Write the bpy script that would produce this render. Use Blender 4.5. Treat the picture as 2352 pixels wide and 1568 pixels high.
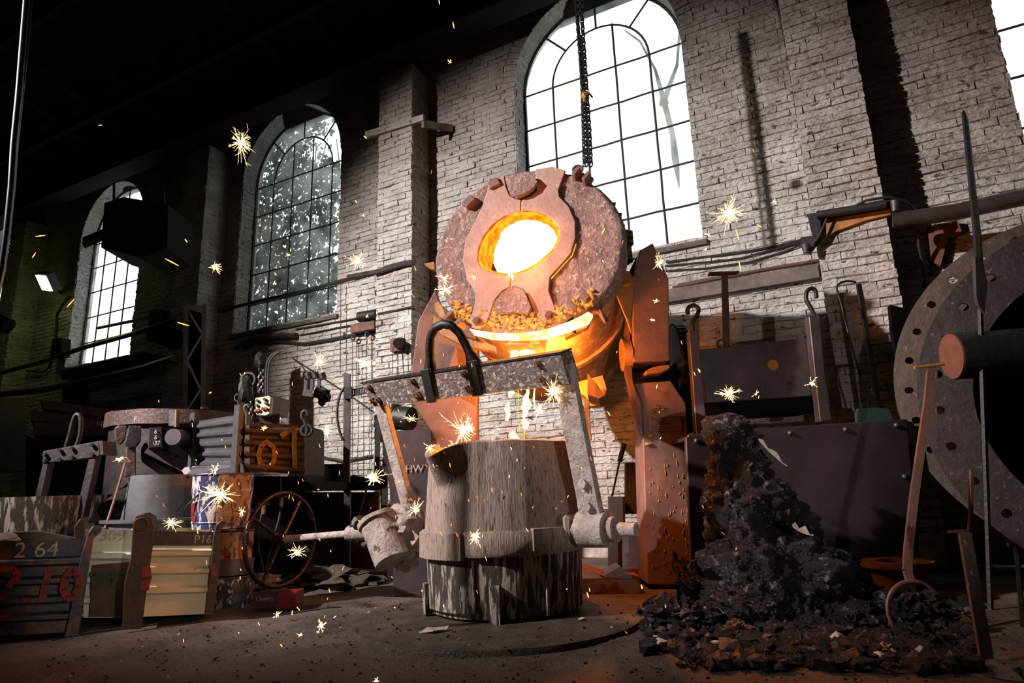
import bpy, bmesh, math, random
from mathutils import Vector, Matrix, noise
random.seed(7)
for o in list(bpy.data.objects): bpy.data.objects.remove(o)
SC = bpy.context.scene
COL = SC.collection
PI = math.pi
# ------------------------------------------------------------------ camera
FPX, CX, CY, CAMZ = 1437.0, 1176.0, 784.0, 0.9
RM = ((0.88628924, 0.13561404, -0.44283203), (0.46185098, -0.18773282, 0.86686219), (-0.03442458, 0.97281304, 0.22901906))
cr = Vector((RM[0][0], RM[1][0], RM[2][0])); cu = Vector((RM[0][1], RM[1][1], RM[2][1])); cf = Vector((RM[0][2], RM[1][2], RM[2][2]))
cr.normalize(); cf.normalize(); cu = cr.cross(cf).normalized()
cam_d = bpy.data.cameras.new('camera'); cam = bpy.data.objects.new('camera', cam_d); COL.objects.link(cam)
cam_d.sensor_width = 36.0; cam_d.lens = 36.0 * FPX / 2352.0; cam_d.clip_start = 0.05; cam_d.clip_end = 300
mw = Matrix(((cr.x, cu.x, -cf.x, 0), (cr.y, cu.y, -cf.y, 0), (cr.z, cu.z, -cf.z, CAMZ), (0, 0, 0, 1)))
cam.matrix_world = mw
SC.camera = cam
# ------------------------------------------------------------------ world, lights, exposure
wd = bpy.data.worlds.new('world'); SC.world = wd; wd.use_nodes = True
bg = wd.node_tree.nodes['Background']; bg.inputs[0].default_value = (0.93, 0.985, 1.0, 1); bg.inputs[1].default_value = 1.7
vs = SC.view_settings; vs.view_transform = 'Standard'; vs.look = 'None'; vs.exposure = 0.0; vs.gamma = 1.0; vs.use_curve_mapping = False
SC.cycles.use_denoising = True
SC.cycles.max_bounces = 6; SC.cycles.diffuse_bounces = 3; SC.cycles.transparent_max_bounces = 16
SC.cycles.sample_clamp_indirect = 6.0
def spot(name, loc, target, power, color, angle, blend=0.5, size=0.12):
    l = bpy.data.lights.new(name, 'SPOT'); l.energy = power; l.color = color; l.spot_size = math.radians(angle); l.spot_blend = blend; l.shadow_soft_size = size
    o = bpy.data.objects.new(name, l); COL.objects.link(o); o.location = loc
    o.rotation_euler = (Vector(target) - Vector(loc)).to_track_quat('-Z', 'Y').to_euler()
    return o
def point(name, loc, power, color, size=0.1):
    l = bpy.data.lights.new(name, 'POINT'); l.energy = power; l.color = color; l.shadow_soft_size = size
    o = bpy.data.objects.new(name, l); COL.objects.link(o); o.location = loc; return o
spot('flash_left', (-8.8, -2.7, 6.9), (-3.3, 8.0, 2.2), 12000, (1.0, 0.925, 0.885), 57, 0.75, 0.1)
spot('flash_right', (1.8, 0.3, 0.75), (-1.7, 6.4, 2.0), 300, (1.0, 0.88, 0.84), 42, 0.6, 0.04)
spot('flash_low', (1.5, 0.2, 1.3), (-4.9, 3.5, 0.42), 330, (1.0, 0.80, 0.62), 18, 0.5, 0.04)
# the molten metal's own light, at the spout, in the mouth and over the ladle
HOT = (1.0, 0.27, 0.035)
point('glow_at_spout', (-2.19, 5.00, 1.96), 140, HOT, 0.06)
point('glow_in_mouth', (-2.19, 4.47, 2.91), 26, (1.0, 0.28, 0.05), 0.1)
point('glow_in_ladle', (-2.3, 4.45, 1.30), 40, HOT, 0.15)
# ------------------------------------------------------------------ pixel helpers
H = Vector((cf.x, cf.y, 0)).normalized(); RT = Vector((H.y, -H.x, 0)); UP = Vector((0, 0, 1)); CAM = Vector((0, 0, CAMZ))
def ray(px, py): return cr * (px - CX) + cu * (-(py - CY)) + cf * FPX
def P(px, py, fw): d = ray(px, py); return CAM + d * (fw / d.dot(H))
def W(px, py, Y=8.0): d = ray(px, py); return CAM + d * (Y / d.y)
def G(px, py, z=0.0): d = ray(px, py); return CAM + d * ((z - CAMZ) / d.z)
def hray(px, py): d = ray(px, py); d.z = 0; return d.normalized()
def PL(px, py, p0, n): d = ray(px, py); return CAM + d * ((p0 - CAM).dot(n) / d.dot(n))
# ------------------------------------------------------------------ materials
def mk(name, c1, c2, scale=6.0, rough=0.7, metal=0.0, bump=0.3, stretch=(1, 1, 1), c3=None, s3=20.0, t3=0.62, detail=6.0, thr=(0.35, 0.65), bscale=None, rough2=None, bdist=0.02):
    m = bpy.data.materials.new(name); m.use_nodes = True; nt = m.node_tree; N = nt.nodes; L = nt.links
    b = N['Principled BSDF']
    tc = N.new('ShaderNodeNewGeometry'); mp = N.new('ShaderNodeMapping'); mp.inputs['Scale'].default_value = stretch
    L.new(tc.outputs['Position'], mp.inputs['Vector'])
    n1 = N.new('ShaderNodeTexNoise'); n1.inputs['Scale'].default_value = scale; n1.inputs['Detail'].default_value = detail; n1.inputs['Roughness'].default_value = 0.65
    L.new(mp.outputs[0], n1.inputs['Vector'])
    r1 = N.new('ShaderNodeMapRange'); r1.inputs[1].default_value = thr[0]; r1.inputs[2].default_value = thr[1]
    L.new(n1.outputs[0], r1.inputs[0])
    mx = N.new('ShaderNodeMix'); mx.data_type = 'RGBA'; mx.inputs[6].default_value = (*c1, 1); mx.inputs[7].default_value = (*c2, 1)
    L.new(r1.outputs[0], mx.inputs[0]); out = mx.outputs[2]
    if c3:
        n2 = N.new('ShaderNodeTexNoise'); n2.inputs['Scale'].default_value = s3; n2.inputs['Detail'].default_value = 5; n2.inputs['Roughness'].default_value = 0.6
        L.new(mp.outputs[0], n2.inputs['Vector'])
        r2 = N.new('ShaderNodeMapRange'); r2.inputs[1].default_value = t3 - 0.03; r2.inputs[2].default_value = t3 + 0.03; L.new(n2.outputs[0], r2.inputs[0])
        m2 = N.new('ShaderNodeMix'); m2.data_type = 'RGBA'; L.new(out, m2.inputs[6]); m2.inputs[7].default_value = (*c3, 1); L.new(r2.outputs[0], m2.inputs[0]); out = m2.outputs[2]
    L.new(out, b.inputs['Base Color'])
    b.inputs['Roughness'].default_value = rough; b.inputs['Metallic'].default_value = metal
    if rough2 is not None:
        rr = N.new('ShaderNodeMapRange'); rr.inputs[3].default_value = rough; rr.inputs[4].default_value = rough2; L.new(n1.outputs[0], rr.inputs[0]); L.new(rr.outputs[0], b.inputs['Roughness'])
    if bump:
        n3 = N.new('ShaderNodeTexNoise'); n3.inputs['Scale'].default_value = bscale or scale * 3; n3.inputs['Detail'].default_value = 7; n3.inputs['Roughness'].default_value = 0.6
        L.new(mp.outputs[0], n3.inputs['Vector'])
        bp = N.new('ShaderNodeBump'); bp.inputs['Strength'].default_value = bump; bp.inputs['Distance'].default_value = bdist
        L.new(n3.outputs[0], bp.inputs['Height']); L.new(bp.outputs[0], b.inputs['Normal'])
    return m
def emi(name, c, s, c2=None, scale=8.0, sample=True):
    m = bpy.data.materials.new(name); m.use_nodes = True; nt = m.node_tree; N = nt.nodes; L = nt.links
    N.remove(N['Principled BSDF']); e = N.new('ShaderNodeEmission'); e.inputs[0].default_value = (*c, 1); e.inputs[1].default_value = s
    if c2:
        g = N.new('ShaderNodeNewGeometry'); n = N.new('ShaderNodeTexNoise'); n.inputs['Scale'].default_value = scale; n.inputs['Detail'].default_value = 5
        L.new(g.outputs['Position'], n.inputs['Vector'])
        r = N.new('ShaderNodeMapRange'); r.inputs[1].default_value = 0.38; r.inputs[2].default_value = 0.62; L.new(n.outputs[0], r.inputs[0])
        mx = N.new('ShaderNodeMix'); mx.data_type = 'RGBA'; mx.inputs[6].default_value = (*c, 1); mx.inputs[7].default_value = (*c2, 1); L.new(r.outputs[0], mx.inputs[0]); L.new(mx.outputs[2], e.inputs[0])
    L.new(e.outputs[0], N['Material Output'].inputs[0])
    if not sample: m.cycles.emission_sampling = 'NONE'
    return m
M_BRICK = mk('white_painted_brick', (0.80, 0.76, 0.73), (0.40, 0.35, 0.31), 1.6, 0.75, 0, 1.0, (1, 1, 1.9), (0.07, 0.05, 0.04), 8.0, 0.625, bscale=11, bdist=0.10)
def upper_shade(m, z0, z1, col, amt):
    # paint darkened with height in place of the flash's falloff, broken up by noise
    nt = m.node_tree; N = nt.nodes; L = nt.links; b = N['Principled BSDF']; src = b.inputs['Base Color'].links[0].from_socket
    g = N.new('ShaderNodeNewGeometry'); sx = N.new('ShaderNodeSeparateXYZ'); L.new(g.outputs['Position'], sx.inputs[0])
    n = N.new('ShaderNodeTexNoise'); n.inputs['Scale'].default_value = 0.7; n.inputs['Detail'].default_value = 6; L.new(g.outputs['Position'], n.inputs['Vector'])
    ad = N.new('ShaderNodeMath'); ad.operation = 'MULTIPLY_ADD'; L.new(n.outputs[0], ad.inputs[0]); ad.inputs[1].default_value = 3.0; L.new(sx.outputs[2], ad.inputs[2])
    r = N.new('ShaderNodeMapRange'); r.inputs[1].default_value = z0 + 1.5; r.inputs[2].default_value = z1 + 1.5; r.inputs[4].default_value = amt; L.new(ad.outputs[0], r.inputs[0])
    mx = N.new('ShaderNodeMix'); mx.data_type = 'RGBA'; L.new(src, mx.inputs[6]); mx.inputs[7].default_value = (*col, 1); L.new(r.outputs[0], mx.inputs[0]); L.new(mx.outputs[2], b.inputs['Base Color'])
upper_shade(M_BRICK, 3.5, 7.6, (0.13, 0.10, 0.085), 0.72)  # dimming of the upper wall painted into the brick colour
M_MORTAR = mk('painted_mortar', (0.50, 0.46, 0.42), (0.14, 0.11, 0.09), 3.5, 0.85, 0, 0.6, bscale=30)
M_PILB = M_BRICK
M_LEDGE = mk('sooty_stone', (0.16, 0.12, 0.10), (0.05, 0.04, 0.035), 3, 0.8, 0, 0.5)
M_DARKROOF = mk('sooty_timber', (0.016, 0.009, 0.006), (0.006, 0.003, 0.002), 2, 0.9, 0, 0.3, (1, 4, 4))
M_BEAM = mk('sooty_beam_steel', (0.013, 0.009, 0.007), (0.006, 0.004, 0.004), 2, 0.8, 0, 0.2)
M_FLOOR = mk('foundry_dirt', (0.125, 0.088, 0.074), (0.035, 0.022, 0.017), 1.6, 0.85, 0, 0.9, (1, 1, 1), (0.26, 0.22, 0.21), 60, 0.66, bscale=26, rough2=0.55, bdist=0.03)
M_IRON = mk('black_iron', (0.016, 0.013, 0.013), (0.007, 0.006, 0.006), 9, 0.5, 0.2, 0.3)
M_BAR = mk('glazing_bar_iron', (0.03, 0.02, 0.018), (0.015, 0.012, 0.01), 9, 0.7, 0.0, 0.3)
M_STEEL = mk('grey_mill_steel', (0.10, 0.082, 0.092), (0.06, 0.048, 0.054), 3, 0.5, 0.55, 0.15, c3=(0.22, 0.19, 0.19), s3=45, t3=0.70)
M_PANEL = mk('brown_steel_sheet', (0.055, 0.038, 0.042), (0.034, 0.023, 0.025), 2, 0.42, 0.4, 0.1, c3=(0.3, 0.27, 0.25), s3=60, t3=0.74)
M_RUST = mk('rusty_steel', (0.16, 0.065, 0.04), (0.07, 0.035, 0.025), 5, 0.7, 0.2, 0.4)
M_POST = mk('red_brown_painted_steel', (0.21, 0.115, 0.095), (0.13, 0.07, 0.06), 4, 0.6, 0.1, 0.3, c3=(0.35, 0.2, 0.16), s3=30, t3=0.70)
M_RING = mk('crusted_refractory', (0.34, 0.21, 0.185), (0.19, 0.115, 0.105), 5, 0.85, 0, 1.0, c3=(0.48, 0.36, 0.33), s3=22, t3=0.60, bscale=22, bdist=0.05)
M_RINGP = mk('scaled_cover_plate', (0.40, 0.24, 0.20), (0.27, 0.155, 0.13), 4, 0.7, 0.05, 0.4, c3=(0.2, 0.11, 0.09), s3=30, t3=0.67, bscale=26)
M_DRUM = mk('furnace_shell_steel', (0.44, 0.24, 0.10), (0.22, 0.11, 0.05), 5, 0.8, 0.0, 0.35, c3=(0.55, 0.34, 0.14), s3=9, t3=0.6)
M_CLAY = mk('ladle_wash_coating', (0.36, 0.265, 0.225), (0.24, 0.165, 0.135), 5, 0.8, 0, 0.5, (6, 6, 1), (0.10, 0.07, 0.055), 13, 0.59, bscale=14)
M_LADLE = mk('streaked_ladle_shell', (0.055, 0.042, 0.035), (0.03, 0.024, 0.02), 4, 0.6, 0.1, 0.5, (5, 5, 0.9), (0.40, 0.34, 0.30), 5, 0.535, bscale=14)
M_CRUST = mk('spattered_bail_steel', (0.17, 0.12, 0.11), (0.07, 0.05, 0.05), 16, 0.6, 0.2, 0.9, c3=(0.40, 0.31, 0.29), s3=32, t3=0.56, bscale=40)
M_ARM = mk('clay_splashed_arm', (0.46, 0.38, 0.35), (0.25, 0.19, 0.17), 12, 0.8, 0.0, 0.8, c3=(0.10, 0.07, 0.06), s3=30, t3=0.66, bscale=40)
M_GEAR = mk('crusted_gearbox', (0.42, 0.34, 0.30), (0.20, 0.15, 0.13), 7, 0.6, 0.0, 1.0, c3=(0.06, 0.045, 0.04), s3=14, t3=0.62, bscale=26)
M_WHEEL = mk('worn_hand_wheel_iron', (0.06, 0.03, 0.025), (0.025, 0.018, 0.018), 10, 0.25, 0.8, 0.3, c3=(0.35, 0.2, 0.15), s3=30, t3=0.64)
M_SLAG = mk('black_clinker', (0.045, 0.034, 0.040), (0.012, 0.009, 0.010), 5, 0.22, 0.4, 1.0, c3=(0.20, 0.165, 0.18), s3=13, t3=0.62, bscale=32, bdist=0.06)
M_SLAGR = mk('rusty_clinker', (0.20, 0.09, 0.045), (0.05, 0.03, 0.025), 9, 0.6, 0.1, 1.0, bscale=32, bdist=0.05)
M_CHIP = mk('pale_scale', (0.50, 0.43, 0.36), (0.3, 0.24, 0.2), 9, 0.7, 0, 0.4)
M_PLATE = mk('dirty_pit_cover', (0.085, 0.062, 0.045), (0.03, 0.022, 0.018), 6, 0.6, 0.15, 0.6, c3=(0.15, 0.12, 0.10), s3=50, t3=0.64, bscale=50)
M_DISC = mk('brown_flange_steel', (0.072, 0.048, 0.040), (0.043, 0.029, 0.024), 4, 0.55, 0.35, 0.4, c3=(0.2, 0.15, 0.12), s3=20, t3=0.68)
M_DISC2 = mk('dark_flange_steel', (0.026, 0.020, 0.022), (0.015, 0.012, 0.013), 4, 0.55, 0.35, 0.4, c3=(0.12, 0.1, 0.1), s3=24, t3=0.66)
M_ROD = mk('rusty_rod', (0.20, 0.085, 0.06), (0.12, 0.055, 0.04), 8, 0.6, 0.2, 0.3)
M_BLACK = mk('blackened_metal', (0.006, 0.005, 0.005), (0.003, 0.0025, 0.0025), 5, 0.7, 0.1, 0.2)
M_BLUE = mk('chipped_blue_paint', (0.028, 0.036, 0.065), (0.018, 0.024, 0.045), 4, 0.5, 0.1, 0.4, c3=(0.11, 0.045, 0.028), s3=7, t3=0.58)
M_CREAM = mk('cream_paint', (0.66, 0.56, 0.40), (0.55, 0.44, 0.30), 3, 0.6, 0.0, 0.3, c3=(0.25, 0.13, 0.07), s3=9, t3=0.68)
M_WHITEP = mk('white_crate_paint', (0.62, 0.68, 0.62), (0.45, 0.50, 0.45), 3, 0.6, 0, 0.3, c3=(0.1, 0.1, 0.08), s3=12, t3=0.70)
M_BROWNP = mk('brown_rusted_crate_steel', (0.075, 0.036, 0.022), (0.035, 0.02, 0.015), 5, 0.6, 0.2, 0.4)
M_GREYCR = mk('grey_crate_steel', (0.085, 0.08, 0.088), (0.055, 0.05, 0.055), 5, 0.5, 0.3, 0.3, c3=(0.3, 0.28, 0.3), s3=60, t3=0.7)
M_DRUMB = mk('spattered_blue_pail', (0.035, 0.045, 0.15), (0.02, 0.024, 0.07), 4, 0.45, 0.0, 0.3, (2.4, 2.4, 1), (0.52, 0.44, 0.42), 9, 0.52)
M_DRUMO = mk('rusty_spattered_pail', (0.40, 0.20, 0.09), (0.22, 0.10, 0.05), 4, 0.5, 0.1, 0.3, (2, 2, 1), (0.03, 0.025, 0.03), 9, 0.55)
M_DRUML = mk('dark_spattered_pail', (0.035, 0.035, 0.06), (0.02, 0.02, 0.03), 4, 0.45, 0.1, 0.3, (2, 2, 1), (0.50, 0.42, 0.34), 12, 0.58)
M_RED = mk('red_marking_paint', (0.24, 0.012, 0.01), (0.12, 0.01, 0.01), 9, 0.6)
M_YEL = mk('yellow_marking_paint', (0.36, 0.20, 0.01), (0.2, 0.11, 0.01), 9, 0.6)
M_DKGRN = mk('dark_green_marking_paint', (0.02, 0.05, 0.02), (0.015, 0.03, 0.015), 9, 0.7)
M_CHALK = mk('chalk', (0.6, 0.56, 0.52), (0.22, 0.2, 0.19), 60, 0.9)
M_FLASK = mk('casting_iron_redbrown', (0.13, 0.07, 0.065), (0.065, 0.04, 0.04), 6, 0.6, 0.2, 0.6, c3=(0.24, 0.17, 0.16), s3=40, t3=0.62)
M_FLASKD = mk('casting_iron_dark', (0.06, 0.044, 0.047), (0.03, 0.022, 0.024), 5, 0.55, 0.3, 0.4)
M_GREYCONE = mk('grey_riser_sleeve', (0.12, 0.12, 0.14), (0.07, 0.065, 0.072), 3, 0.6, 0.1, 0.2)
M_SAND = mk('burnt_sand', (0.20, 0.12, 0.10), (0.11, 0.065, 0.05), 20, 0.9, 0, 0.8)
M_BOXC = mk('cream_control_box', (0.52, 0.50, 0.38), (0.42, 0.40, 0.30), 9, 0.5, 0, 0.1)
M_BOXD = mk('drab_control_box', (0.13, 0.12, 0.09), (0.09, 0.08, 0.06), 9, 0.6, 0, 0.1)
M_CHAIN = mk('chain_steel', (0.10, 0.09, 0.085), (0.05, 0.045, 0.04), 20, 0.4, 0.8, 0.1)
M_CABLE = mk('black_cable', (0.02, 0.017, 0.016), (0.01, 0.009, 0.009), 10, 0.6, 0, 0.1)
M_PIPE = mk('painted_pipe', (0.06, 0.045, 0.042), (0.03, 0.024, 0.022), 6, 0.4, 0.2, 0.2)
M_OCHRE = mk('rusty_ochre_steel', (0.42, 0.19, 0.05), (0.20, 0.09, 0.03), 6, 0.7, 0.1, 0.4)
M_SACK = mk('dirty_sacking', (0.06, 0.045, 0.03), (0.03, 0.022, 0.015), 5, 0.9, 0, 0.4)
M_PURPLE = mk('purple_carton', (0.05, 0.012, 0.07), (0.03, 0.01, 0.04), 9, 0.4)
M_REDC = mk('red_carton', (0.16, 0.012, 0.015), (0.10, 0.01, 0.012), 9, 0.4)
M_BRASS = mk('brass_valve', (0.35, 0.25, 0.12), (0.2, 0.15, 0.08), 9, 0.35, 0.8)
M_LEAF = mk('ivy_leaf', (0.06, 0.085, 0.03), (0.022, 0.03, 0.012), 5, 0.6, 0, 0)
M_GREENSH = mk('dark_green_shovel', (0.02, 0.045, 0.04), (0.012, 0.03, 0.028), 5, 0.5, 0.1, 0.1)
M_CHROME = mk('polished_cable_sheath', (0.10, 0.11, 0.14), (0.06, 0.065, 0.085), 5, 0.3, 1.0, 0.0)
M_SHINY = mk('button_plastic', (0.03, 0.03, 0.03), (0.02, 0.02, 0.02), 5, 0.4)
M_BTNR = mk('red_button', (0.4, 0.03, 0.02), (0.3, 0.02, 0.02), 5, 0.4)
M_BTNG = mk('green_button', (0.02, 0.2, 0.06), (0.02, 0.12, 0.04), 5, 0.4)
for m_ in (M_BLACK, M_BEAM, M_DARKROOF): m_.node_tree.nodes['Principled BSDF'].inputs['Specular IOR Level'].default_value = 0.08
E_WHITE = emi('white_hot_metal', (1.0, 0.62, 0.22), 16)
E_LINING = emi('glowing_lining', (1.0, 0.42, 0.02), 1.5, (1.0, 0.16, 0.004), 14)
E_LIP = emi('white_hot_lip', (1.0, 0.62, 0.20), 12.0, (1.0, 0.33, 0.02), 7)
E_RIM = emi('yellow_hot_rim', (1.0, 0.50, 0.03), 1.7, (1.0, 0.22, 0.005), 18)
E_STREAM = emi('falling_molten_metal', (1.0, 0.50, 0.10), 9)
E_SPARK = emi('burning_spark', (1.0, 0.62, 0.27), 5.0, sample=False)
E_SPARKC = emi('spark_core', (1.0, 0.80, 0.5), 9.0, sample=False)
E_STREAK = emi('orange_spark', (1.0, 0.36, 0.07), 4.0, sample=False)
E_RED = emi('red_ember', (1.0, 0.16, 0.02), 2.5, sample=False)
E_LAMP = emi('sodium_lamp_face', (0.85, 1.0, 0.35), 9)
# glowing crumbs mixed with crust
def crumb_mat():
    m = mk('hot_crumb_crust', (0.34, 0.17, 0.10), (0.2, 0.10, 0.07), 7, 0.9, 0, 1.0, bscale=30)
    nt = m.node_tree; N = nt.nodes; L = nt.links; b = N['Principled BSDF']
    g = N.new('ShaderNodeNewGeometry'); n = N.new('ShaderNodeTexNoise'); n.inputs['Scale'].default_value = 26; n.inputs['Detail'].default_value = 6
    L.new(g.outputs['Position'], n.inputs['Vector']); r = N.new('ShaderNodeMapRange'); r.inputs[1].default_value = 0.42; r.inputs[2].default_value = 0.6; r.inputs[4].default_value = 1.1
    L.new(n.outputs[0], r.inputs[0]); L.new(r.outputs[0], b.inputs['Emission Strength']); b.inputs['Emission Color'].default_value = (1, 0.33, 0.01, 1)
    return m
M_CRUMB = crumb_mat()
def glass_mat():
    m = bpy.data.materials.new('dusty_window_glass'); m.use_nodes = True; nt = m.node_tree; N = nt.nodes; L = nt.links
    N.remove(N['Principled BSDF']); t = N.new('ShaderNodeBsdfTransparent'); d = N.new('ShaderNodeBsdfTranslucent'); gl = N.new('ShaderNodeBsdfGlossy'); gl.inputs['Roughness'].default_value = 0.1
    oi = N.new('ShaderNodeObjectInfo'); cr_ = N.new('ShaderNodeValToRGB'); cr_.color_ramp.elements[0].color = (0.96, 1, 0.99, 1); cr_.color_ramp.elements[1].color = (0.97, 0.92, 0.86, 1); cr_.color_ramp.elements[1].position = 1.0; cr_.color_ramp.elements[0].position = 0.75
    L.new(oi.outputs['Random'], cr_.inputs[0]); L.new(cr_.outputs[0], t.inputs[0])
    d.inputs[0].default_value = (0.85, 0.85, 0.8, 1)
    g = N.new('ShaderNodeNewGeometry'); n = N.new('ShaderNodeTexNoise'); n.inputs['Scale'].default_value = 2.0; n.inputs['Detail'].default_value = 4; L.new(g.outputs['Position'], n.inputs['Vector'])
    r = N.new('ShaderNodeMapRange'); r.inputs[1].default_value = 0.35; r.inputs[2].default_value = 0.8; r.inputs[3].default_value = 0.03; r.inputs[4].default_value = 0.3; L.new(n.outputs[0], r.inputs[0])
    mx = N.new('ShaderNodeMixShader'); L.new(r.outputs[0], mx.inputs[0]); L.new(t.outputs[0], mx.inputs[1]); L.new(d.outputs[0], mx.inputs[2])
    m2 = N.new('ShaderNodeMixShader'); m2.inputs[0].default_value = 0.03; L.new(mx.outputs[0], m2.inputs[1]); L.new(gl.outputs[0], m2.inputs[2])
    L.new(m2.outputs[0], N['Material Output'].inputs[0]); return m
M_GLASS = glass_mat()
# ------------------------------------------------------------------ mesh builder
def frame(d, hint=UP):
    d = d.normalized()
    a = hint.cross(d)
    if a.length < 1e-3: a = Vector((1, 0, 0)).cross(d)
    a.normalize(); return a, d.cross(a).normalized()
class MB:
    def __init__(s): s.v = []; s.f = []
    def add(s, vs_, fs):
        n = len(s.v); s.v += [Vector(q) for q in vs_]; s.f += [tuple(i + n for i in q) for q in fs]; return s
    def hexa(s, p):
        return s.add(p, [(0, 3, 2, 1), (4, 5, 6, 7), (0, 1, 5, 4), (1, 2, 6, 5), (2, 3, 7, 6), (3, 0, 4, 7)])
    def box(s, c, sx, sy, sz, ax=None, ay=None, az=None, bv=0.0):
        c = Vector(c); ax = ax or Vector((1, 0, 0)); ay = ay or Vector((0, 1, 0)); az = az or UP
        a = ax * sx / 2; b = ay * sy / 2; d = az * sz / 2
        return s.hexa([c - a - b - d, c + a - b - d, c + a + b - d, c - a + b - d, c - a - b + d, c + a - b + d, c + a + b + d, c - a + b + d])
    def prism(s, pts, ext):
        n = len(pts); ext = Vector(ext); pts = [Vector(p) for p in pts]
        return s.add(pts + [p + ext for p in pts], [tuple(range(n)), tuple(range(2 * n - 1, n - 1, -1))] + [(i, i + n, (i + 1) % n + n, (i + 1) % n) for i in range(n)])
    def tube(s, pts, r, seg=8, cap=True):
        pts = [Vector(p) for p in pts]; n = len(pts); rs = r if isinstance(r, (list, tuple)) else [r] * n
        base = []; a = None
        for i, p in enumerate(pts):
            d = (pts[min(i + 1, n - 1)] - pts[max(i - 1, 0)]).normalized()
            if a is None: a, b = frame(d)
            else:
                a = (a - d * a.dot(d)).normalized(); b = d.cross(a)
            base += [p + (a * math.cos(2 * PI * k / seg) + b * math.sin(2 * PI * k / seg)) * rs[i] for k in range(seg)]
        fs = [(i * seg + k, i * seg + (k + 1) % seg, (i + 1) * seg + (k + 1) % seg, (i + 1) * seg + k) for i in range(n - 1) for k in range(seg)]
        if cap: fs += [tuple(range(seg - 1, -1, -1)), tuple((n - 1) * seg + k for k in range(seg))]
        return s.add(base, fs)
    def bar(s, p0, p1, w, t, wd):
        p0 = Vector(p0); p1 = Vector(p1); d = (p1 - p0).normalized(); wd = (wd - d * wd.dot(d)).normalized(); td = d.cross(wd)
        a = wd * w / 2; b = td * t / 2
        return s.hexa([p0 - a - b, p0 + a - b, p0 + a + b, p0 - a + b, p1 - a - b, p1 + a - b, p1 + a + b, p1 - a + b])
    def lathe(s, prof, o, axis=UP, seg=32, a0=0.0, a1=2 * PI, closed=None):
        o = Vector(o); x, y = frame(axis); az = axis.normalized(); full = abs(a1 - a0 - 2 * PI) < 1e-6
        ns = seg if full else seg + 1; vs_ = []
        for (r, z) in prof:
            for k in range(ns):
                t = a0 + (a1 - a0) * k / seg
                vs_.append(o + az * z + (x * math.cos(t) + y * math.sin(t)) * r)
        fs = []
        for i in range(len(prof) - 1):
            for k in range(seg):
                k2 = (k + 1) % ns if full else k + 1
                fs.append((i * ns + k, i * ns + k2, (i + 1) * ns + k2, (i + 1) * ns + k))
        return s.add(vs_, fs)
    def cyl(s, p0, p1, r, seg=20, r1=None):
        return s.tube([p0, p1], [r, r if r1 is None else r1], seg)
    def torus(s, c, n, R, r, seg=40, ts=8, a0=0, a1=2 * PI, u=None):
        c = Vector(c); x, y = frame(n) if u is None else (u.normalized(), n.normalized().cross(u).normalized())
        full = abs(a1 - a0 - 2 * PI) < 1e-6; ns = seg if full else seg + 1; nn = n.normalized(); vs_ = []
        for k in range(ns):
            t = a0 + (a1 - a0) * k / seg; d = x * math.cos(t) + y * math.sin(t)
            vs_ += [c + d * (R + r * math.cos(2 * PI * j / ts)) + nn * r * math.sin(2 * PI * j / ts) for j in range(ts)]
        fs = [(k * ts + j, ((k + 1) % ns) * ts + j, ((k + 1) % ns) * ts + (j + 1) % ts, k * ts + (j + 1) % ts) for k in range(seg) for j in range(ts)]
        return s.add(vs_, fs)
    def lump(s, c, r, rz=None, sub=2, amp=0.35, sc=3.0, seed=0):
        bm = bmesh.new(); bmesh.ops.create_icosphere(bm, subdivisions=sub, radius=1.0); c = Vector(c); rz = rz or r
        vs_ = []
        for v in bm.verts:
            q = v.co.normalized(); k = 1 + amp * noise.noise(q * sc + Vector((seed * 7.3, seed * 3.1, 0))) + amp * 0.5 * noise.noise(q * sc * 2.7 + Vector((seed, 0, 5)))
            vs_.append(c + Vector((q.x * r * k, q.y * r * k, q.z * rz * k)))
        fs = [tuple(v.index for v in f.verts) for f in bm.faces]; bm.free()
        return s.add(vs_, fs)
    def bolt(s, c, n, r=0.02, h=0.015):
        c = Vector(c); return s.tube([c, c + n.normalized() * h], r, 6)
    def build(s, name, mat, parent=None, smooth=False, rough=None):
        me = bpy.data.meshes.new(name); vs_ = s.v
        if rough:
            amp, sc = rough
            vs_ = [v + noise.noise_vector(v * sc) * amp + noise.noise_vector(v * sc * 3.1) * amp * 0.4 for v in vs_]
        me.from_pydata([tuple(v) for v in vs_], [], s.f); me.materials.append(mat)
        bm = bmesh.new(); bm.from_mesh(me); bmesh.ops.recalc_face_normals(bm, faces=bm.faces); bm.to_mesh(me); bm.free()
        if smooth:
            for p in me.polygons: p.use_smooth = True
            me.set_sharp_from_angle(angle=math.radians(38))
        o = bpy.data.objects.new(name, me); COL.objects.link(o)
        if parent is not None: o.parent = parent
        return o
def subdiv(o, n=2, amp=0.0, sc=6.0):
    bm = bmesh.new(); bm.from_mesh(o.data)
    bmesh.ops.subdivide_edges(bm, edges=bm.edges, cuts=n, use_grid_fill=True)
    if amp:
        for v in bm.verts: v.co += noise.noise_vector(v.co * sc) * amp
    bm.to_mesh(o.data); bm.free(); return o
def bevel(o, w=0.006, seg=1):
    m = o.modifiers.new('bevel', 'BEVEL'); m.width = w; m.segments = seg; m.limit_method = 'ANGLE'; return o
def tag(o, label=None, cat=None, group=None, kind=None):
    if label: o['label'] = label
    if cat: o['category'] = cat
    if group: o['group'] = group
    if kind: o['kind'] = kind
    return o
ROOTS = []
def thing(name, label, cat, group=None, kind=None):
    o = bpy.data.objects.new(name, None); o.empty_display_size = 0.1; COL.objects.link(o); tag(o, label, cat, group, kind); ROOTS.append(o); return o
def solo(o, label, cat, group=None, kind=None):
    tag(o, label, cat, group, kind); ROOTS.append(o); return o
def kids(o): return [c for c in bpy.data.objects if c.parent == o]
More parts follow.
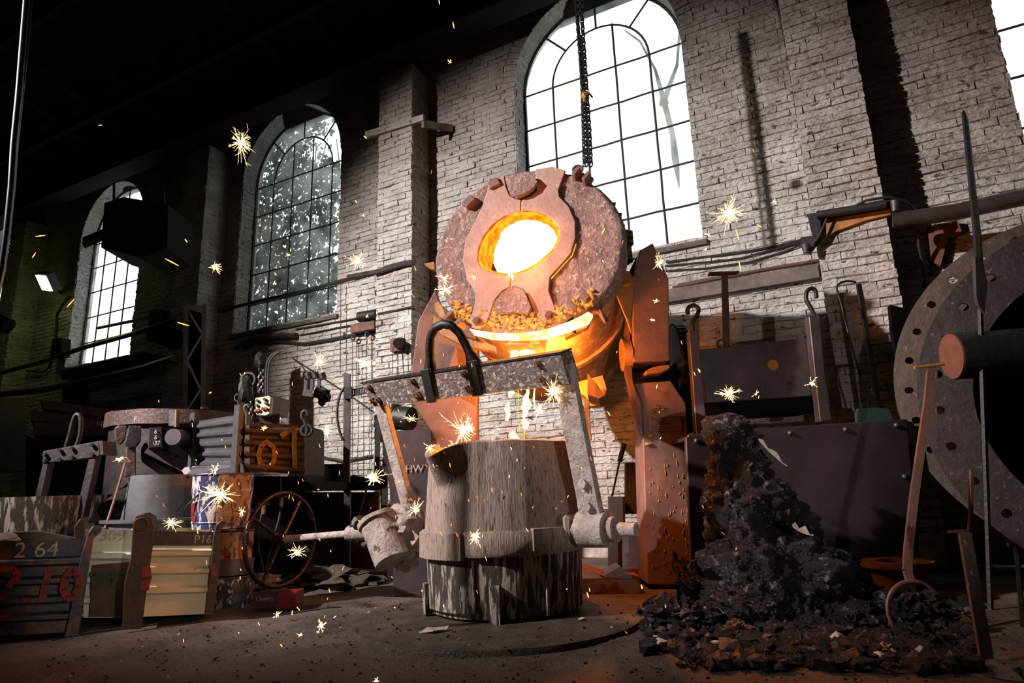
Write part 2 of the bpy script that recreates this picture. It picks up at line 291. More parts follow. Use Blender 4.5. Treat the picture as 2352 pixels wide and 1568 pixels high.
def finalize():
    par = {}
    for c in bpy.data.objects:
        if c.parent: par.setdefault(c.parent.name, []).append(c)
    for r in ROOTS:
        stack = [r]; allc = []
        while stack:
            q = stack.pop(); allc.append(q); stack += par.get(q.name, [])
        ms = {c.data.name: c.data for c in allc if c.type == 'MESH'}
        if not ms: continue
        lo = Vector((1e9,) * 3); hi = -lo
        for me in ms.values():
            for v in me.vertices:
                for i in range(3):
                    if v.co[i] < lo[i]: lo[i] = v.co[i]
                    if v.co[i] > hi[i]: hi[i] = v.co[i]
        c0 = Vector(((lo.x + hi.x) / 2, (lo.y + hi.y) / 2, lo.z))
        for me in ms.values(): me.transform(Matrix.Translation(-c0))
        for c in allc:
            if c is not r and c.type == 'FONT': c.location = c.location - c0
        r.location = c0
def pxp(pts, fw, th, n=None):
    """prism from picture points on the vertical plane at depth fw facing the room axis"""
    b = MB(); cx_ = sum(p[0] for p in pts) / len(pts); cy_ = sum(p[1] for p in pts) / len(pts)
    if th > .09 and cx_ < 800:   # boxes at the left are turned to face the picture's middle
        d = hray(cx_, cy_); p0 = P(cx_, cy_, fw); b.prism([PL(x, y, p0, d) for x, y in pts], d * th); return b
    b.prism([P(x, y, fw) for x, y in pts], H * th); return b
def plp(pts, p0, n, th, off=0.0):
    b = MB(); p0 = p0 - n.normalized() * off; b.prism([PL(x, y, p0, n) for x, y in pts], n.normalized() * th); return b
def text(s_, o, u, v, size, mat, parent, name='lettering', ext=0.001):
    c = bpy.data.curves.new(name, 'FONT'); c.body = s_; c.size = size; c.extrude = ext; c.materials.append(mat)
    t0_ = bpy.data.objects.new(name, c); COL.objects.link(t0_); dg = bpy.context.evaluated_depsgraph_get(); me = bpy.data.meshes.new_from_object(t0_.evaluated_get(dg)); bpy.data.objects.remove(t0_); bpy.data.curves.remove(c)
    t = bpy.data.objects.new(name, me); COL.objects.link(t); u = u.normalized(); v = (v - u * v.dot(u)).normalized(); w = u.cross(v)
    me.transform(Matrix(((u.x, v.x, w.x, o.x), (u.y, v.y, w.y, o.y), (u.z, v.z, w.z, o.z), (0, 0, 0, 1)))); t.parent = parent; return t
def chain(name, pts, link=0.05, r=0.006, mat=None, parent=None):
    """real interlocking links along a polyline"""
    b = MB(); pts = [Vector(p) for p in pts]; L = [0]
    for i in range(1, len(pts)): L.append(L[-1] + (pts[i] - pts[i - 1]).length)
    step = link * 0.72; n = max(2, int(L[-1] / step))
    def at(t):
        for i in range(1, len(pts)):
            if t <= L[i] or i == len(pts) - 1:
                k = (t - L[i - 1]) / max(1e-6, L[i] - L[i - 1]); return pts[i - 1].lerp(pts[i], k), (pts[i] - pts[i - 1]).normalized()
    for k in range(n):
        c, d = at(k * step); x, y = frame(d, Vector((0.3, 1, 0.1))); w = x if k % 2 else y
        ring = [c + d * math.cos(t) * link / 2 + w * math.sin(t) * link * 0.3 for t in [2 * PI * j / 8 for j in range(8)]]; nn = d.cross(w)
        vs_ = []
        for j, q in enumerate(ring):
            o_ = (q - c).normalized(); vs_ += [q + o_ * r, q + nn * r, q - o_ * r, q - nn * r]
        b.add(vs_, [(j * 4 + m, ((j + 1) % 8) * 4 + m, ((j + 1) % 8) * 4 + (m + 1) % 4, j * 4 + (m + 1) % 4) for j in range(8) for m in range(4)])
    return b.build(name, mat or M_CHAIN, parent)
# ================================================================== STRUCTURE
WY = 8.0
WINS = [(2.2, 4.85), (-3.88, -1.23), (-10.17, -7.52), (-15.9, -13.43), (-21.2, -18.75)]
PILS = [(0.07, 0.78), (-6.22, -5.53), (-11.37, -10.6), (-18.2, -17.5)]
SILL, SPR, WTOP = 4.02, 7.2, 9.2
X0, X1 = -24.0, 6.5
def arch_z(x, w):
    c = (w[0] + w[1]) / 2; R = (w[1] - w[0]) / 2; d = abs(x - c)
    return SPR + math.sqrt(max(0, R * R - d * d))
# floor
def build_floor():
    b = MB(); nx, ny = 190, 130; xs = [X0 + (X1 - X0) * i / nx for i in range(nx + 1)]; ys = [-6 + 14.2 * j / ny for j in range(ny + 1)]
    vs_ = []
    for y in ys:
        for x in xs:
            h = 0.018 * noise.noise(Vector((x * 1.7, y * 1.7, 0))) + 0.008 * noise.noise(Vector((x * 6, y * 6, 3)))
            vs_.append((x, y, h - 0.012))
    b.add(vs_, [(j * (nx + 1) + i, j * (nx + 1) + i + 1, (j + 1) * (nx + 1) + i + 1, (j + 1) * (nx + 1) + i) for j in range(ny) for i in range(nx)])
    return b.build('floor', M_FLOOR, smooth=True)
fl = tag(build_floor(), 'uneven black dirt and sand foundry floor', kind='structure')
# backing wall with arched openings
wb = MB(); wins = sorted(WINS); th = 0.42
def slab(xa, xb, za, zb): wb.box(((xa + xb) / 2, WY + 0.015 + th / 2, (za + zb) / 2), xb - xa, th, zb - za)
prev = X0
for w in wins:
    slab(prev, w[0], 0, WTOP); slab(w[0], w[1], 0, SILL); prev = w[1]
    n = 20
    for i in range(n):
        t0 = PI - PI * i / n; t1 = PI - PI * (i + 1) / n; c = (w[0] + w[1]) / 2; R = (w[1] - w[0]) / 2
        xa, za = c + R * math.cos(t0), SPR + R * math.sin(t0); xb, zb = c + R * math.cos(t1), SPR + R * math.sin(t1); y0 = WY + 0.015; y1 = y0 + th
        wb.hexa([(xa, y0, za), (xb, y0, zb), (xb, y1, zb), (xa, y1, za), (xa, y0, WTOP), (xb, y0, WTOP), (xb, y1, WTOP), (xa, y1, WTOP)])
slab(prev, X1, 0, WTOP)
wall = tag(wb.build('wall_back', M_MORTAR), 'white painted brick wall with tall arched windows and pilasters', kind='structure')
pb = MB()
for i, p in enumerate(PILS):
    top = 7.95
    pb.box(((p[0] + p[1]) / 2, WY - 0.235, top / 2), p[1] - p[0] - 0.03, 0.47, top)
pil = pb.build('pilaster', M_MORTAR, wall)
# bricks : the clearest 300 are single parts, the remainder one mass
CH, BL_, GAP = 0.098, 0.29, 0.006
bricks = []
def brick(x0, x1, z0, z1, y, ax='x'):
    bricks.append((x0, x1, z0, z1, y, ax))
def run(a, b, z, off, y, ax):
    q = a - ((a - off) % BL_)
    while q < b - 1e-4:
        s0, s1 = max(q, a), min(q + BL_, b)
        if s1 - s0 > 0.03: brick(s0 + GAP / 2, s1 - GAP / 2, z + GAP / 2, z + CH - GAP / 2, y, ax)
        q += BL_
k = 0; z = 0.3
while z < 8.9:
    off = (k % 2) * BL_ / 2 + (0.07 if k % 6 == 3 else 0)
    cuts = []
    for p in PILS:
        if z < 7.95: cuts.append((p[0] - 0.0, p[1] + 0.0))
    for w in WINS:
        zz = z + CH
        if zz <= SILL + 0.01: continue
        if z < SPR: cuts.append(w)
        else:
            R = (w[1] - w[0]) / 2 + .2; c = (w[0] + w[1]) / 2; dz = z - SPR + .02
            if dz < R: h_ = math.sqrt(R * R - dz * dz); cuts.append((c - h_, c + h_))
    cuts.sort(); a = -22.0
    for c_ in cuts + [(3.6, 3.6)]:
        if c_[0] - a > 0.04: run(a, min(c_[0], 3.6), z, off, WY, 'x')
        a = max(a, c_[1])
    if z + CH < 7.95:
        for p in PILS:
            run(p[0], p[1], z, off, WY - 0.5, 'x'); run(WY - 0.49, WY, z, off, p[1], 'y')
            if p[0] > -1: run(WY - 0.49, WY, z, off, p[0] - 0.001, 'w')
    if z > SILL + .05 and z < SPR:
        for w in WINS: run(WY, WY + .31, z, off, w[0] + .016, 'y'); run(WY, WY + .31, z, off, w[1] - .016, 'w') if w[0] > 0 else None
    z += CH; k += 1
def bump_z(x, z): return noise.noise(Vector((x * 0.9, z * 1.4, 2.0)))
def brick_geo(b, rnd):
    x0, x1, z0, z1, y, ax = b
    # courses sag a little, faces stand proud unevenly, corners are worn
    sag = 0.018 * noise.noise(Vector((x0 * 0.7, z0 * 0.4, y)))
    pr = 0.005 + 0.013 * rnd.random() ** 2 + 0.016 * max(0, bump_z(x0 + y, z0)); i = 0.002 + 0.008 * rnd.random()
    j = lambda: (rnd.random() - 0.5) * 0.015
    g_ = GAP / 2; wl = g_ if rnd.random() < .78 else -.002; wr = g_ if rnd.random() < .78 else -.002   # paint has closed many upright joints
    back = [(x0 - g_, z0 - .004), (x1 + g_, z0 - .004), (x1 + g_, z1 + .004), (x0 - g_, z1 + .004)]
    fr = [(x0 - wl + .003, z0 + i), (x1 + wr - .003, z0 + i), (x1 + wr - .003, z1 - i * .6), (x0 - wl + .003, z1 - i * .6)]
    vs_ = []
    for (a, c) in back: vs_.append((a, 0.03, c + sag))
    for (a, c) in fr: vs_.append((a + j(), -pr + j() * 0.7, c + sag + j()))
    out = []
    for (a, d, c) in vs_:
        if ax == 'x': out.append((a, y + d, c))
        elif ax == 'y': out.append((y - d - 0.015, a, c))
        else: out.append((y + d + 0.015, a, c))
    return out, [(0, 1, 5, 4), (1, 2, 6, 5), (2, 3, 7, 6), (3, 0, 4, 7), (4, 5, 6, 7)]
def bkey(b):
    x = (b[0] + b[1]) / 2; y = b[4]
    if b[5] != 'x': return 1e9
    c = Vector((x, y, b[2])) - CAM; f_ = c.dot(cf); u_ = CX + FPX * c.dot(cr) / f_; v_ = CY - FPX * c.dot(cu) / f_
    if not (1440 < u_ < 2330 and 20 < v_ < 760): return 1e8
    return c.length
bricks.sort(key=bkey); rnd = random.Random(3); mass = MB()
for i, b in enumerate(bricks):
    g = brick_geo(b, rnd)
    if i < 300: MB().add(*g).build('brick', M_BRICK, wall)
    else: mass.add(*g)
for w in WINS:      # ring of bricks on edge round each arch
    R = (w[1] - w[0]) / 2; c = (w[0] + w[1]) / 2; n = 42
    for q in range(n):
        a0, a1 = PI * (q + .06) / n, PI * (q + .94) / n; pr = .012 + .012 * rnd.random(); pts = []
        for y in (WY + .3, WY - pr):
            for (r, a) in ((R - .012, a0), (R + .2, a0), (R + .2, a1), (R - .012, a1)): pts.append((c + r * math.cos(a), y, SPR + r * math.sin(a)))
        if pts[1][2] < 8.9: mass.hexa(pts)
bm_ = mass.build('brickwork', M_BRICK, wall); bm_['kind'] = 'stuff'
# window reveals' plaster, sills, ledges
sb = MB()
for w in WINS:
    sb.add([(w[0] - .05, WY - 0.06, SILL - .12), (w[1] + .05, WY - 0.06, SILL - .12), (w[1] + .05, WY + .44, SILL - .12), (w[0] - .05, WY + .44, SILL - .12), (w[0] - .05, WY - 0.06, SILL - .05), (w[1] + .05, WY - 0.06, SILL - .05), (w[1] + .05, WY + .44, SILL + .05), (w[0] - .05, WY + .44, SILL + .05)], [(0, 3, 2, 1), (4, 5, 6, 7), (0, 1, 5, 4), (1, 2, 6, 5), (2, 3, 7, 6), (3, 0, 4, 7)])
sb.build('window_sill', M_LEDGE, wall)
lg = MB(); lg.box((-2.5, WY - 0.05, 3.28), 7.0 - 1.9, 0.1, 0.17); lg.build('string_course', M_LEDGE, wall)
# windows
def window(i, w, rich=True):
    r = thing('window_%d' % i, 'tall arched iron-framed window with small panes', None, kind='structure')
    c = (w[0] + w[1]) / 2; R = (w[1] - w[0]) / 2; Y = WY + 0.33; cw = (w[1] - w[0]) / 5; rows = 5; rh = (SPR - SILL) / rows
    t = 0.034; f = MB()
    f.box((w[0] + .02, Y, (SILL + SPR) / 2), .05, .05, SPR - SILL); f.box((w[1] - .02, Y, (SILL + SPR) / 2), .05, .05, SPR - SILL); f.box((c, Y, SILL + .05), 2 * R, .05, .06)
    arc = [Vector((c + (R - .02) * math.cos(PI * k / 24), Y, SPR + (R - .02) * math.sin(PI * k / 24))) for k in range(25)]; f.tube(arc, .028, 4)
    f.build('window_frame', M_BAR, r)
    Ri = 1.5 * cw + 0.0
    for k in range(1, 5):
        x = w[0] + k * cw; top = SPR if k in (1, 4) else SPR + math.sqrt(max(0, Ri * Ri - (x - c) ** 2)) + 0.02
        # slightly crooked bar
        b = MB(); n = 8; b.tube([(x + 0.010 * noise.noise(Vector((i * 9, k * 3, q * .8))), Y, SILL + .04 + (top - SILL - .04) * q / n) for q in range(n + 1)], t / 2, 4); b.build('glazing_bar', M_BAR, r)
    for k in range(1, rows + 1):
        zz = SILL + k * rh; b = MB(); b.tube([(w[0] + 2 * R * q / 8, Y - .004, zz + 0.010 * noise.noise(Vector((i * 5, k * 3, q * .9)))) for q in range(9)], t / 2, 4); b.build('glazing_bar', M_BAR, r)
    b = MB(); b.tube([(c + Ri * math.cos(PI * k / 20), Y, SPR + Ri * math.sin(PI * k / 20)) for k in range(21)], t / 2, 4); b.build('inner_arch_bar', M_BAR, r)
    zz = SPR + rh * 0.0
    for a in (48, 132, 90):
        a = math.radians(a); b = MB(); b.tube([(c + Ri * math.cos(a), Y, SPR + Ri * math.sin(a)), (c + (R - .02) * math.cos(a), Y, SPR + (R - .02) * math.sin(a))], t / 2, 4); b.build('glazing_bar', M_BAR, r)
    # horizontal bar inside the arch
    # panes
    pane = None
    for ci in range(5):
        for ri in range(rows):
            if pane is None:
                pb_ = MB(); pb_.box((0, 0, 0), cw, .004, rh); pane = pb_.build('pane', M_GLASS, r); o = pane
            else: o = pane.copy(); COL.objects.link(o)
            o.location = (w[0] + (ci + .5) * cw, Y + .012, SILL + (ri + .5) * rh)
    def fan(pts):
        q = MB(); q.prism(pts, (0, .004, 0)); q.build('pane', M_GLASS, r)
    y_ = Y + .01
    for k in range(3):   # inner lights
        xa = w[0] + (k + 1) * cw; xb = xa + cw
        top = [(xb + (xa - xb) * q / 6, y_, SPR + math.sqrt(max(0, Ri ** 2 - (xb + (xa - xb) * q / 6 - c) ** 2))) for q in range(7)]
        fan([(xa, y_, SPR), (xb, y_, SPR)] + ([p for p in top if p[2] > SPR + 1e-4]))
    for a0, a1 in ((0, 48), (48, 90), (90, 132), (132, 180)):
        A = [math.radians(a0 + (a1 - a0) * q / 6) for q in range(7)]
        fan([(c + R * math.cos(a), y_, SPR + R * math.sin(a)) for a in A] + [(c + Ri * math.cos(a), y_, SPR + Ri * math.sin(a)) for a in reversed(A)])
    return r
# finalize() bakes locations into vertices, so panes keep their own offset: windows are left at the origin
def win_all():
    lab = ['arched window cut off by the right edge of the picture', 'large bright arched window behind the furnace and hanging chains', 'arched window overgrown outside by ivy, left of the furnace', 'narrow-looking bright arched window behind the hanging dark box', 'arched window at the far left edge']
    for i, w in enumerate(WINS):
        r = window(i + 1, w); ROOTS.remove(r); r['label'] = lab[i]
win_all()
# closing walls, roof
b = MB(); b.box((X0 - .1, 1.0, 6), .2, 14.6, 12.4); tag(b.build('wall_left', M_LEDGE), kind='structure')
b = MB(); b.box((X1 + .1, 1.0, 6), .2, 14.6, 12.4); tag(b.build('wall_right', M_LEDGE), kind='structure')
b = MB(); b.box((-8.75, -6.1, 6), 30.9, .2, 12.4); tag(b.build('wall_front', M_LEDGE), kind='structure')
b = MB(); b.add([(X0, WY + .45, 8.35), (X1, WY + .45, 8.35), (X1, -6.2, 12.6), (X0, -6.2, 12.6), (X0, WY + .45, 8.5), (X1, WY + .45, 8.5), (X1, -6.2, 12.75), (X0, -6.2, 12.75)], [(0, 3, 2, 1), (4, 5, 6, 7), (0, 1, 5, 4), (1, 2, 6, 5), (2, 3, 7, 6), (3, 0, 4, 7)])
ceil = tag(b.build('ceiling', M_DARKROOF), 'sooty black sloping timber roof', kind='structure')
sl = Vector((0, -14.65, 4.25)).normalized()
xr = X0 + 1
while xr < X1:
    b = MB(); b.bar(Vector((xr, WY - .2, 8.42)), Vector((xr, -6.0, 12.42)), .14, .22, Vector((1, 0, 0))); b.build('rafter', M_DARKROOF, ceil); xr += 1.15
for k in range(1, 8):
    b = MB(); yy = WY - k * 1.7; zz = 8.35 + (WY + .45 - yy) * 4.25 / 14.65 - .3; b.box(((X0 + X1) / 2, yy, zz), X1 - X0 - .1, .12, .2); b.build('purlin', M_DARKROOF, ceil)
# crane runway beam along the wall
rb = thing('crane_runway_beam', 'sooty black riveted runway girder running along the wall above the windows', 'girder')
zb = 7.98; yb = 7.28
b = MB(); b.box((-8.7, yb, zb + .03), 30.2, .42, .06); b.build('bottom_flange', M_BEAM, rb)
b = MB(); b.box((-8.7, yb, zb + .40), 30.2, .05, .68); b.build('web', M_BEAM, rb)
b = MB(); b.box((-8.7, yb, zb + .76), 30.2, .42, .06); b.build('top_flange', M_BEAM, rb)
xs_ = X0 + .6
while xs_ < X1 - .3:
    b = MB(); b.box((xs_, yb - .11, zb + .4), .04, .17, .66); b.build('stiffener', M_BEAM, rb); xs_ += 1.5
# ivy outside window 3
iv = MB(); rnd = random.Random(5)
for k in range(15000):
    x = -11.2 + 4.6 * rnd.random(); z_ = 3.6 + 5.4 * rnd.random()
    d = noise.noise(Vector((x * 1.3, z_ * 0.9, 1))) * 0.5 + noise.noise(Vector((x * 3.5, z_ * 3.5, 4))) * 0.4 - (x + 8.9) * 0.52 + 0.10 + (4.9 - z_) * 0.05
    if d < 0: continue
    y = 8.9 + 0.5 * rnd.random(); s_ = 0.03 + 0.045 * rnd.random(); a = rnd.random() * 6.28
    e1 = Vector((math.cos(a), (rnd.random() - .5), math.sin(a))) * s_; e2 = Vector((-math.sin(a), (rnd.random() - .5), math.cos(a))) * s_ * .8; c = Vector((x, y, z_))
    iv.add([c - e1, c - e2 * .9, c + e1 * 1.2, c + e2 * .9], [(0, 1, 2, 3)])
iv = iv.build('ivy', M_LEAF); solo(iv, 'ivy leaves crowding the outside of the left arched window', 'ivy', kind='stuff')
b = MB()
for k in range(9):
    x = -10.1 + k * 0.3; b.tube([(x + .25 * noise.noise(Vector((k, q * .5, 0))), 9.3, 2.5 + q * .6) for q in range(11)], .014, 5)
b.build('stem', M_LEAF, iv)
# creeper stem outside the large window
b = MB()
f0 = W(1525, 232, 9.2)
b.lump(f0, .085, .10, 1, .3, 2, 1); b.tube([f0, W(1505, 160, 9.2), W(1470, 95, 9.2), W(1435, 70, 9.2)], [.05, .025, .018, .01], 6); b.tube([f0, W(1555, 150, 9.2), W(1562, 60, 9.2), W(1550, -10, 9.2)], [.05, .025, .02, .012], 6); b.tube([f0, W(1545, 310, 9.2), W(1552, 370, 9.2), W(1560, 430, 9.2)], [.05, .045, .06, .01], 6)
solo(b.build('creeper_stem', M_GREYCONE, smooth=True), 'thin forked creeper stem seen through the large arched window', 'creeper')
# ================================================================== FURNACE
FW_F = 5.35
FC = P(1212.5, 567, FW_F); AZ, EL, FR = 0.19, 0.19, 0.888
FN = (-(H * math.cos(AZ) + RT * math.sin(AZ)) * math.cos(EL) + UP * math.sin(EL)).normalized()
FU = UP.cross(FN).normalized(); FV = FN.cross(FU)
def fpt(a, r, d=0.0): a = math.radians(a); return FC + (FU * math.cos(a) + FV * math.sin(a)) * r + FN * d
fur = thing('tilting_furnace', 'big round tilted crucible furnace with blazing mouth pouring into the ladle', 'furnace')
MC = PL(1190, 562, FC, FN)      # mouth centre on the face
# lid ring with an oval mouth
def ringmesh(outer, inner, d0, d1, n):
    b = MB(); vs_ = []
    for i in range(n): vs_.append(outer(i) + FN * d1)
    for i in range(n): vs_.append(inner(i) + FN * d1)
    for i in range(n): vs_.append(inner(i) + FN * d0)
    for i in range(n): vs_.append(outer(i) + FN * d0)
    fs = []
    for k in range(4):
        for i in range(n):
            j = (i + 1) % n; fs.append((k * n + i, k * n + j, ((k + 1) % 4) * n + j, ((k + 1) % 4) * n + i))
    return b.add(vs_, fs)
mouth_px = [(1102, 600), (1104, 575), (1115, 548), (1135, 522), (1162, 502), (1190, 491), (1215, 488), (1243, 493), (1266, 506), (1281, 527), (1283, 548), (1272, 573), (1252, 595), (1224, 615), (1196, 627), (1170, 633), (1143, 629), (1120, 620), (1107, 610)]
mp = [PL(x, y, FC, FN) for x, y in mouth_px]
def smooth_loop(pts, n):
    m = len(pts); out = []
    for i in range(n):
        t = i * m / n; k = int(t); f_ = t - k; p0, p1, p2, p3 = pts[(k - 1) % m], pts[k % m], pts[(k + 1) % m], pts[(k + 2) % m]
        out.append(0.5 * ((2 * p1) + (p2 - p0) * f_ + (2 * p0 - 5 * p1 + 4 * p2 - p3) * f_ ** 2 + (-p0 + 3 * p1 - 3 * p2 + p3) * f_ ** 3))
    return out
NM = 96
ml = smooth_loop(mp, NM)
def ang(p): q = p - FC; return math.atan2(q.dot(FV), q.dot(FU))
def outer_at(p, r):
    q = (p - MC); d = Vector((q.dot(FU), q.dot(FV))).normalized(); c = MC - FC; c2 = Vector((c.dot(FU), c.dot(FV)))
    bq = c2.dot(d); t = -bq + math.sqrt(bq * bq - (c2.dot(c2) - r * r)); w = c2 + d * t
    return FC + FU * w.x + FV * w.y
# ring as dense radial grid, rough face sloping back toward its rim
b = MB(); rows_ = 22; vs_ = []
for j in range(rows_ + 1):
    t = j / rows_
    for i in range(NM * 2):
        m0 = ml[i // 2] if i % 2 == 0 else (ml[i // 2] + ml[(i // 2 + 1) % NM]) / 2
        o_ = outer_at(m0, FR); p = m0.lerp(o_, t)
        d = 0.0 + 0.018 * noise.noise(p * 7) + 0.014 * noise.noise(p * 19) + 0.01 * noise.noise(p * 40)
        d *= min(1, t * 4) ; rim = max(0, (t - .9) / .1); d -= 0.05 * rim ** 2
        vs_.append(p + FN * d)
n2 = NM * 2
for i in range(n2):   # side
    vs_.append(vs_[rows_ * n2 + i] - FN * .13)
for i in range(n2):
    vs_.append(vs_[i] - FN * .16)
fs = [(j * n2 + i, j * n2 + (i + 1) % n2, (j + 1) * n2 + (i + 1) % n2, (j + 1) * n2 + i) for j in range(rows_ + 1) for i in range(n2)]
q0 = (rows_ + 2) * n2
fs += [(i, q0 + i, q0 + (i + 1) % n2, (i + 1) % n2) for i in range(n2)]
b.add(vs_, fs); lid = b.build('lid_ring', M_RING, fur, True)
# cover plate in two halves with legs, slit between them
def half(px, name):
    b = plp(px, FC, FN, .028, -.008); return b
right_half = [(1200, 462), (1199, 488), (1215, 487), (1243, 491), (1268, 504), (1284, 525), (1286, 550), (1275, 575), (1255, 597), (1226, 618), (1197, 630), (1176, 636), (1176, 662), (1190, 662), (1206, 669), (1213, 680), (1222, 705), (1234, 730), (1243, 735), (1262, 738), (1278, 729), (1275, 706), (1262, 672), (1264, 640), (1290, 612), (1313, 585), (1323, 550), (1322, 510), (1308, 478), (1286, 455), (1284, 440), (1300, 395), (1270, 386), (1230, 392), (1234, 440), (1222, 452)]
left_half = [(1198, 462), (1197, 489), (1178, 494), (1160, 501), (1133, 520), (1113, 546), (1101, 574), (1099, 601), (1106, 614), (1120, 624), (1143, 633), (1172, 636), (1173, 662), (1155, 672), (1138, 692), (1127, 725), (1117, 748), (1100, 758), (1082, 753), (1081, 735), (1092, 700), (1094, 675), (1075, 645), (1064, 600), (1070, 555), (1090, 515), (1108, 480), (1125, 425), (1160, 405), (1163, 430), (1172, 452), (1185, 460)]
for px in (right_half, left_half):
    o = half(px, '').build('cover_plate', M_RINGP, fur); bevel(o, .008)
# glowing seam edges under the plates
def seam(px, r=.009, name='glowing_seam'):
    b = MB(); b.tube([PL(x, y, FC + FN * .012, FN) for x, y in px], r, 5); b.build(name, E_RIM, fur)
seam([(1199, 465), (1198, 488)], .006); seam([(1175, 636), (1175, 662)], .006)
seam([(1190, 665), (1172, 664), (1155, 672), (1139, 692), (1128, 725), (1118, 750)], .006)
seam([(1323, 560), (1314, 587), (1290, 613), (1266, 640)], .005)
# wedge brick between the legs
wdg = [(1135, 712), (1142, 697), (1156, 680), (1172, 668), (1188, 667), (1202, 672), (1212, 688), (1222, 712), (1215, 726), (1180, 722), (1150, 726)]
o = plp(wdg, FC, FN, .06, -.02).build('wedge_brick', M_RING, fur); subdiv(o, 2); 
# patch under the top seam
o = plp([(1163, 420), (1175, 408), (1200, 404), (1222, 410), (1236, 424), (1225, 440), (1205, 452), (1190, 456), (1172, 450)], FC, FN, .05, -.045).build('lining_patch', M_RING, fur)
# hot crumbs heaped at the foot of the face
b = MB(); rnd = random.Random(11)
for k in range(520):
    t = rnd.random(); x = 1040 + 320 * t; base = 752 - ((x - 1195) / 160.0) ** 2 * 42 - (x - 1195) * .06
    p = PL(x, base - rnd.random() ** 1.4 * 30, FC, FN); b.lump(p + FN * (.0 + .02 * rnd.random()), .010 + .02 * rnd.random(), None, 1, .5, 3, k)
o = b.build('hot_crumbs', M_CRUMB, fur); o['kind'] = 'stuff'
# mouth lining and metal
b = MB(); 
for j in range(7):
    for i in range(NM):
        c_ = MC + (ml[i] - MC) * (0.985 - 0.015 * j); b.v.append(c_ - FN * (.0 + .055 * j) + FN * .03 + noise.noise_vector(ml[i] * 9 + Vector((0, 0, j))) * .008)
b.f = [(j * NM + i, j * NM + (i + 1) % NM, (j + 1) * NM + (i + 1) % NM, (j + 1) * NM + i) for j in range(6) for i in range(NM)]
b.build('mouth_lining', E_LINING, fur)
mel = [(1134, 602), (1137, 575), (1148, 548), (1158, 526), (1180, 513), (1200, 503), (1225, 497), (1255, 503), (1278, 525), (1279, 560), (1264, 592), (1237, 612), (1200, 626), (1170, 633), (1145, 628)]
pts = smooth_loop([PL(x, y, FC - FN * .10, FN) for x, y in mel], NM); pts = [p + noise.noise_vector(p * 14) * .02 for p in pts]; b = MB()
b.add(pts + [MC - FN * .11], [(i, (i + 1) % NM, NM) for i in range(NM)]); b.build('molten_metal', E_WHITE, fur)
# bright lip around the mouth
b = MB(); b.tube(ml + [ml[0]], .011, 6, False); o = b.build('hot_mouth_edge', E_RIM, fur)
b = MB(); b.tube([PL(1172, 628, FC + FN * .03, FN), PL(1176, 634, FC + FN * .045, FN), PL(1177, 642, FC + FN * .045, FN)], [.02, .012, .004], 6); b.build('metal_drip', E_WHITE, fur)
# drum (shell) behind the lid
LEN = 1.95
b = MB(); prof = [(FR * .985, -.13), (FR * 1.0, -.14), (FR * 1.0, -.22), (FR * .955, -.225), (FR * .955, -LEN), (FR * .9, -LEN - .03), (0.01, -LEN - .04)]
b.lathe(prof, FC, FN, 96); o = b.build('shell', M_DRUM, fur, True)
# stiffening band and ribs
b = MB(); b.lathe([(FR * .95, -.95), (FR * .99, -.95), (FR * .99, -1.03), (FR * .95, -1.03)], FC, FN, 96); b.build('shell_band', M_DRUM, fur, True)
# lugs and clamps on the rim
def clampx(px, py, wid, mat=M_POST, dpt=.12, r_=None):
    p = PL(px, py, FC, FN); rad = (p - FC).normalized(); tn = FN.cross(rad); b = MB()
    for s_ in (-1, 1): b.box(p + tn * s_ * wid * .36 + FN * .02, wid * .26, .10, dpt + .04, tn, rad, FN)
    b.box(p - FN * .03 + rad * .02, wid, .11, .05, tn, rad, FN); bevel(b.build('clamp', mat, fur), .006)
clampx(1046, 742, .16); clampx(1262, 0, .1) if False else None
clampx(1337, 412, .16); clampx(1330, 700, .20)
for (x, y) in ((1080, 469), (1137, 429)):
    p = PL(x, y, FC, FN); rad = (p - FC).normalized(); tn = FN.cross(rad); b = MB(); b.box(p + FN * .02, .12, .09, .09, tn, rad, FN); bevel(b.build('lug_block', M_POST, fur), .01)
# eye lug on top, eye bracket to the right, tab at left
p = PL(1327, 389, FC - FN * .2, FN); b = MB(); b.torus(p, FN, .045, .014, 20, 6); b.tube([p - UP * .05 - RT * .04, p - UP * .12 - RT * .045], .015, 6); b.tube([p - UP * .05 + RT * .04, p - UP * .12 + RT * .045], .015, 6); b.build('lifting_eye', M_RUST, fur)
eye0 = FC - FN * .32
b = plp([(1418, 640), (1424, 625), (1445, 628), (1458, 648), (1456, 662), (1450, 770), (1440, 740), (1415, 680)], eye0, FN, .05); o = b.build('eye_bracket', M_OCHRE, fur); bevel(o, .006)
b = MB(); b.torus(PL(1437, 644, eye0 + FN * .055, FN), FN, .045, .014, 20, 6); b.build('lifting_eye', M_OCHRE, fur)
b = plp([(977, 611), (1000, 607), (1000, 624), (992, 622)], eye0, FN, .05); b.build('tab', M_OCHRE, fur)
b = plp([(1003, 703), (1012, 698), (1024, 720), (1030, 742), (1015, 735), (1005, 720)], FC - FN * .15, FN, .06); b.build('tab', M_OCHRE, fur)
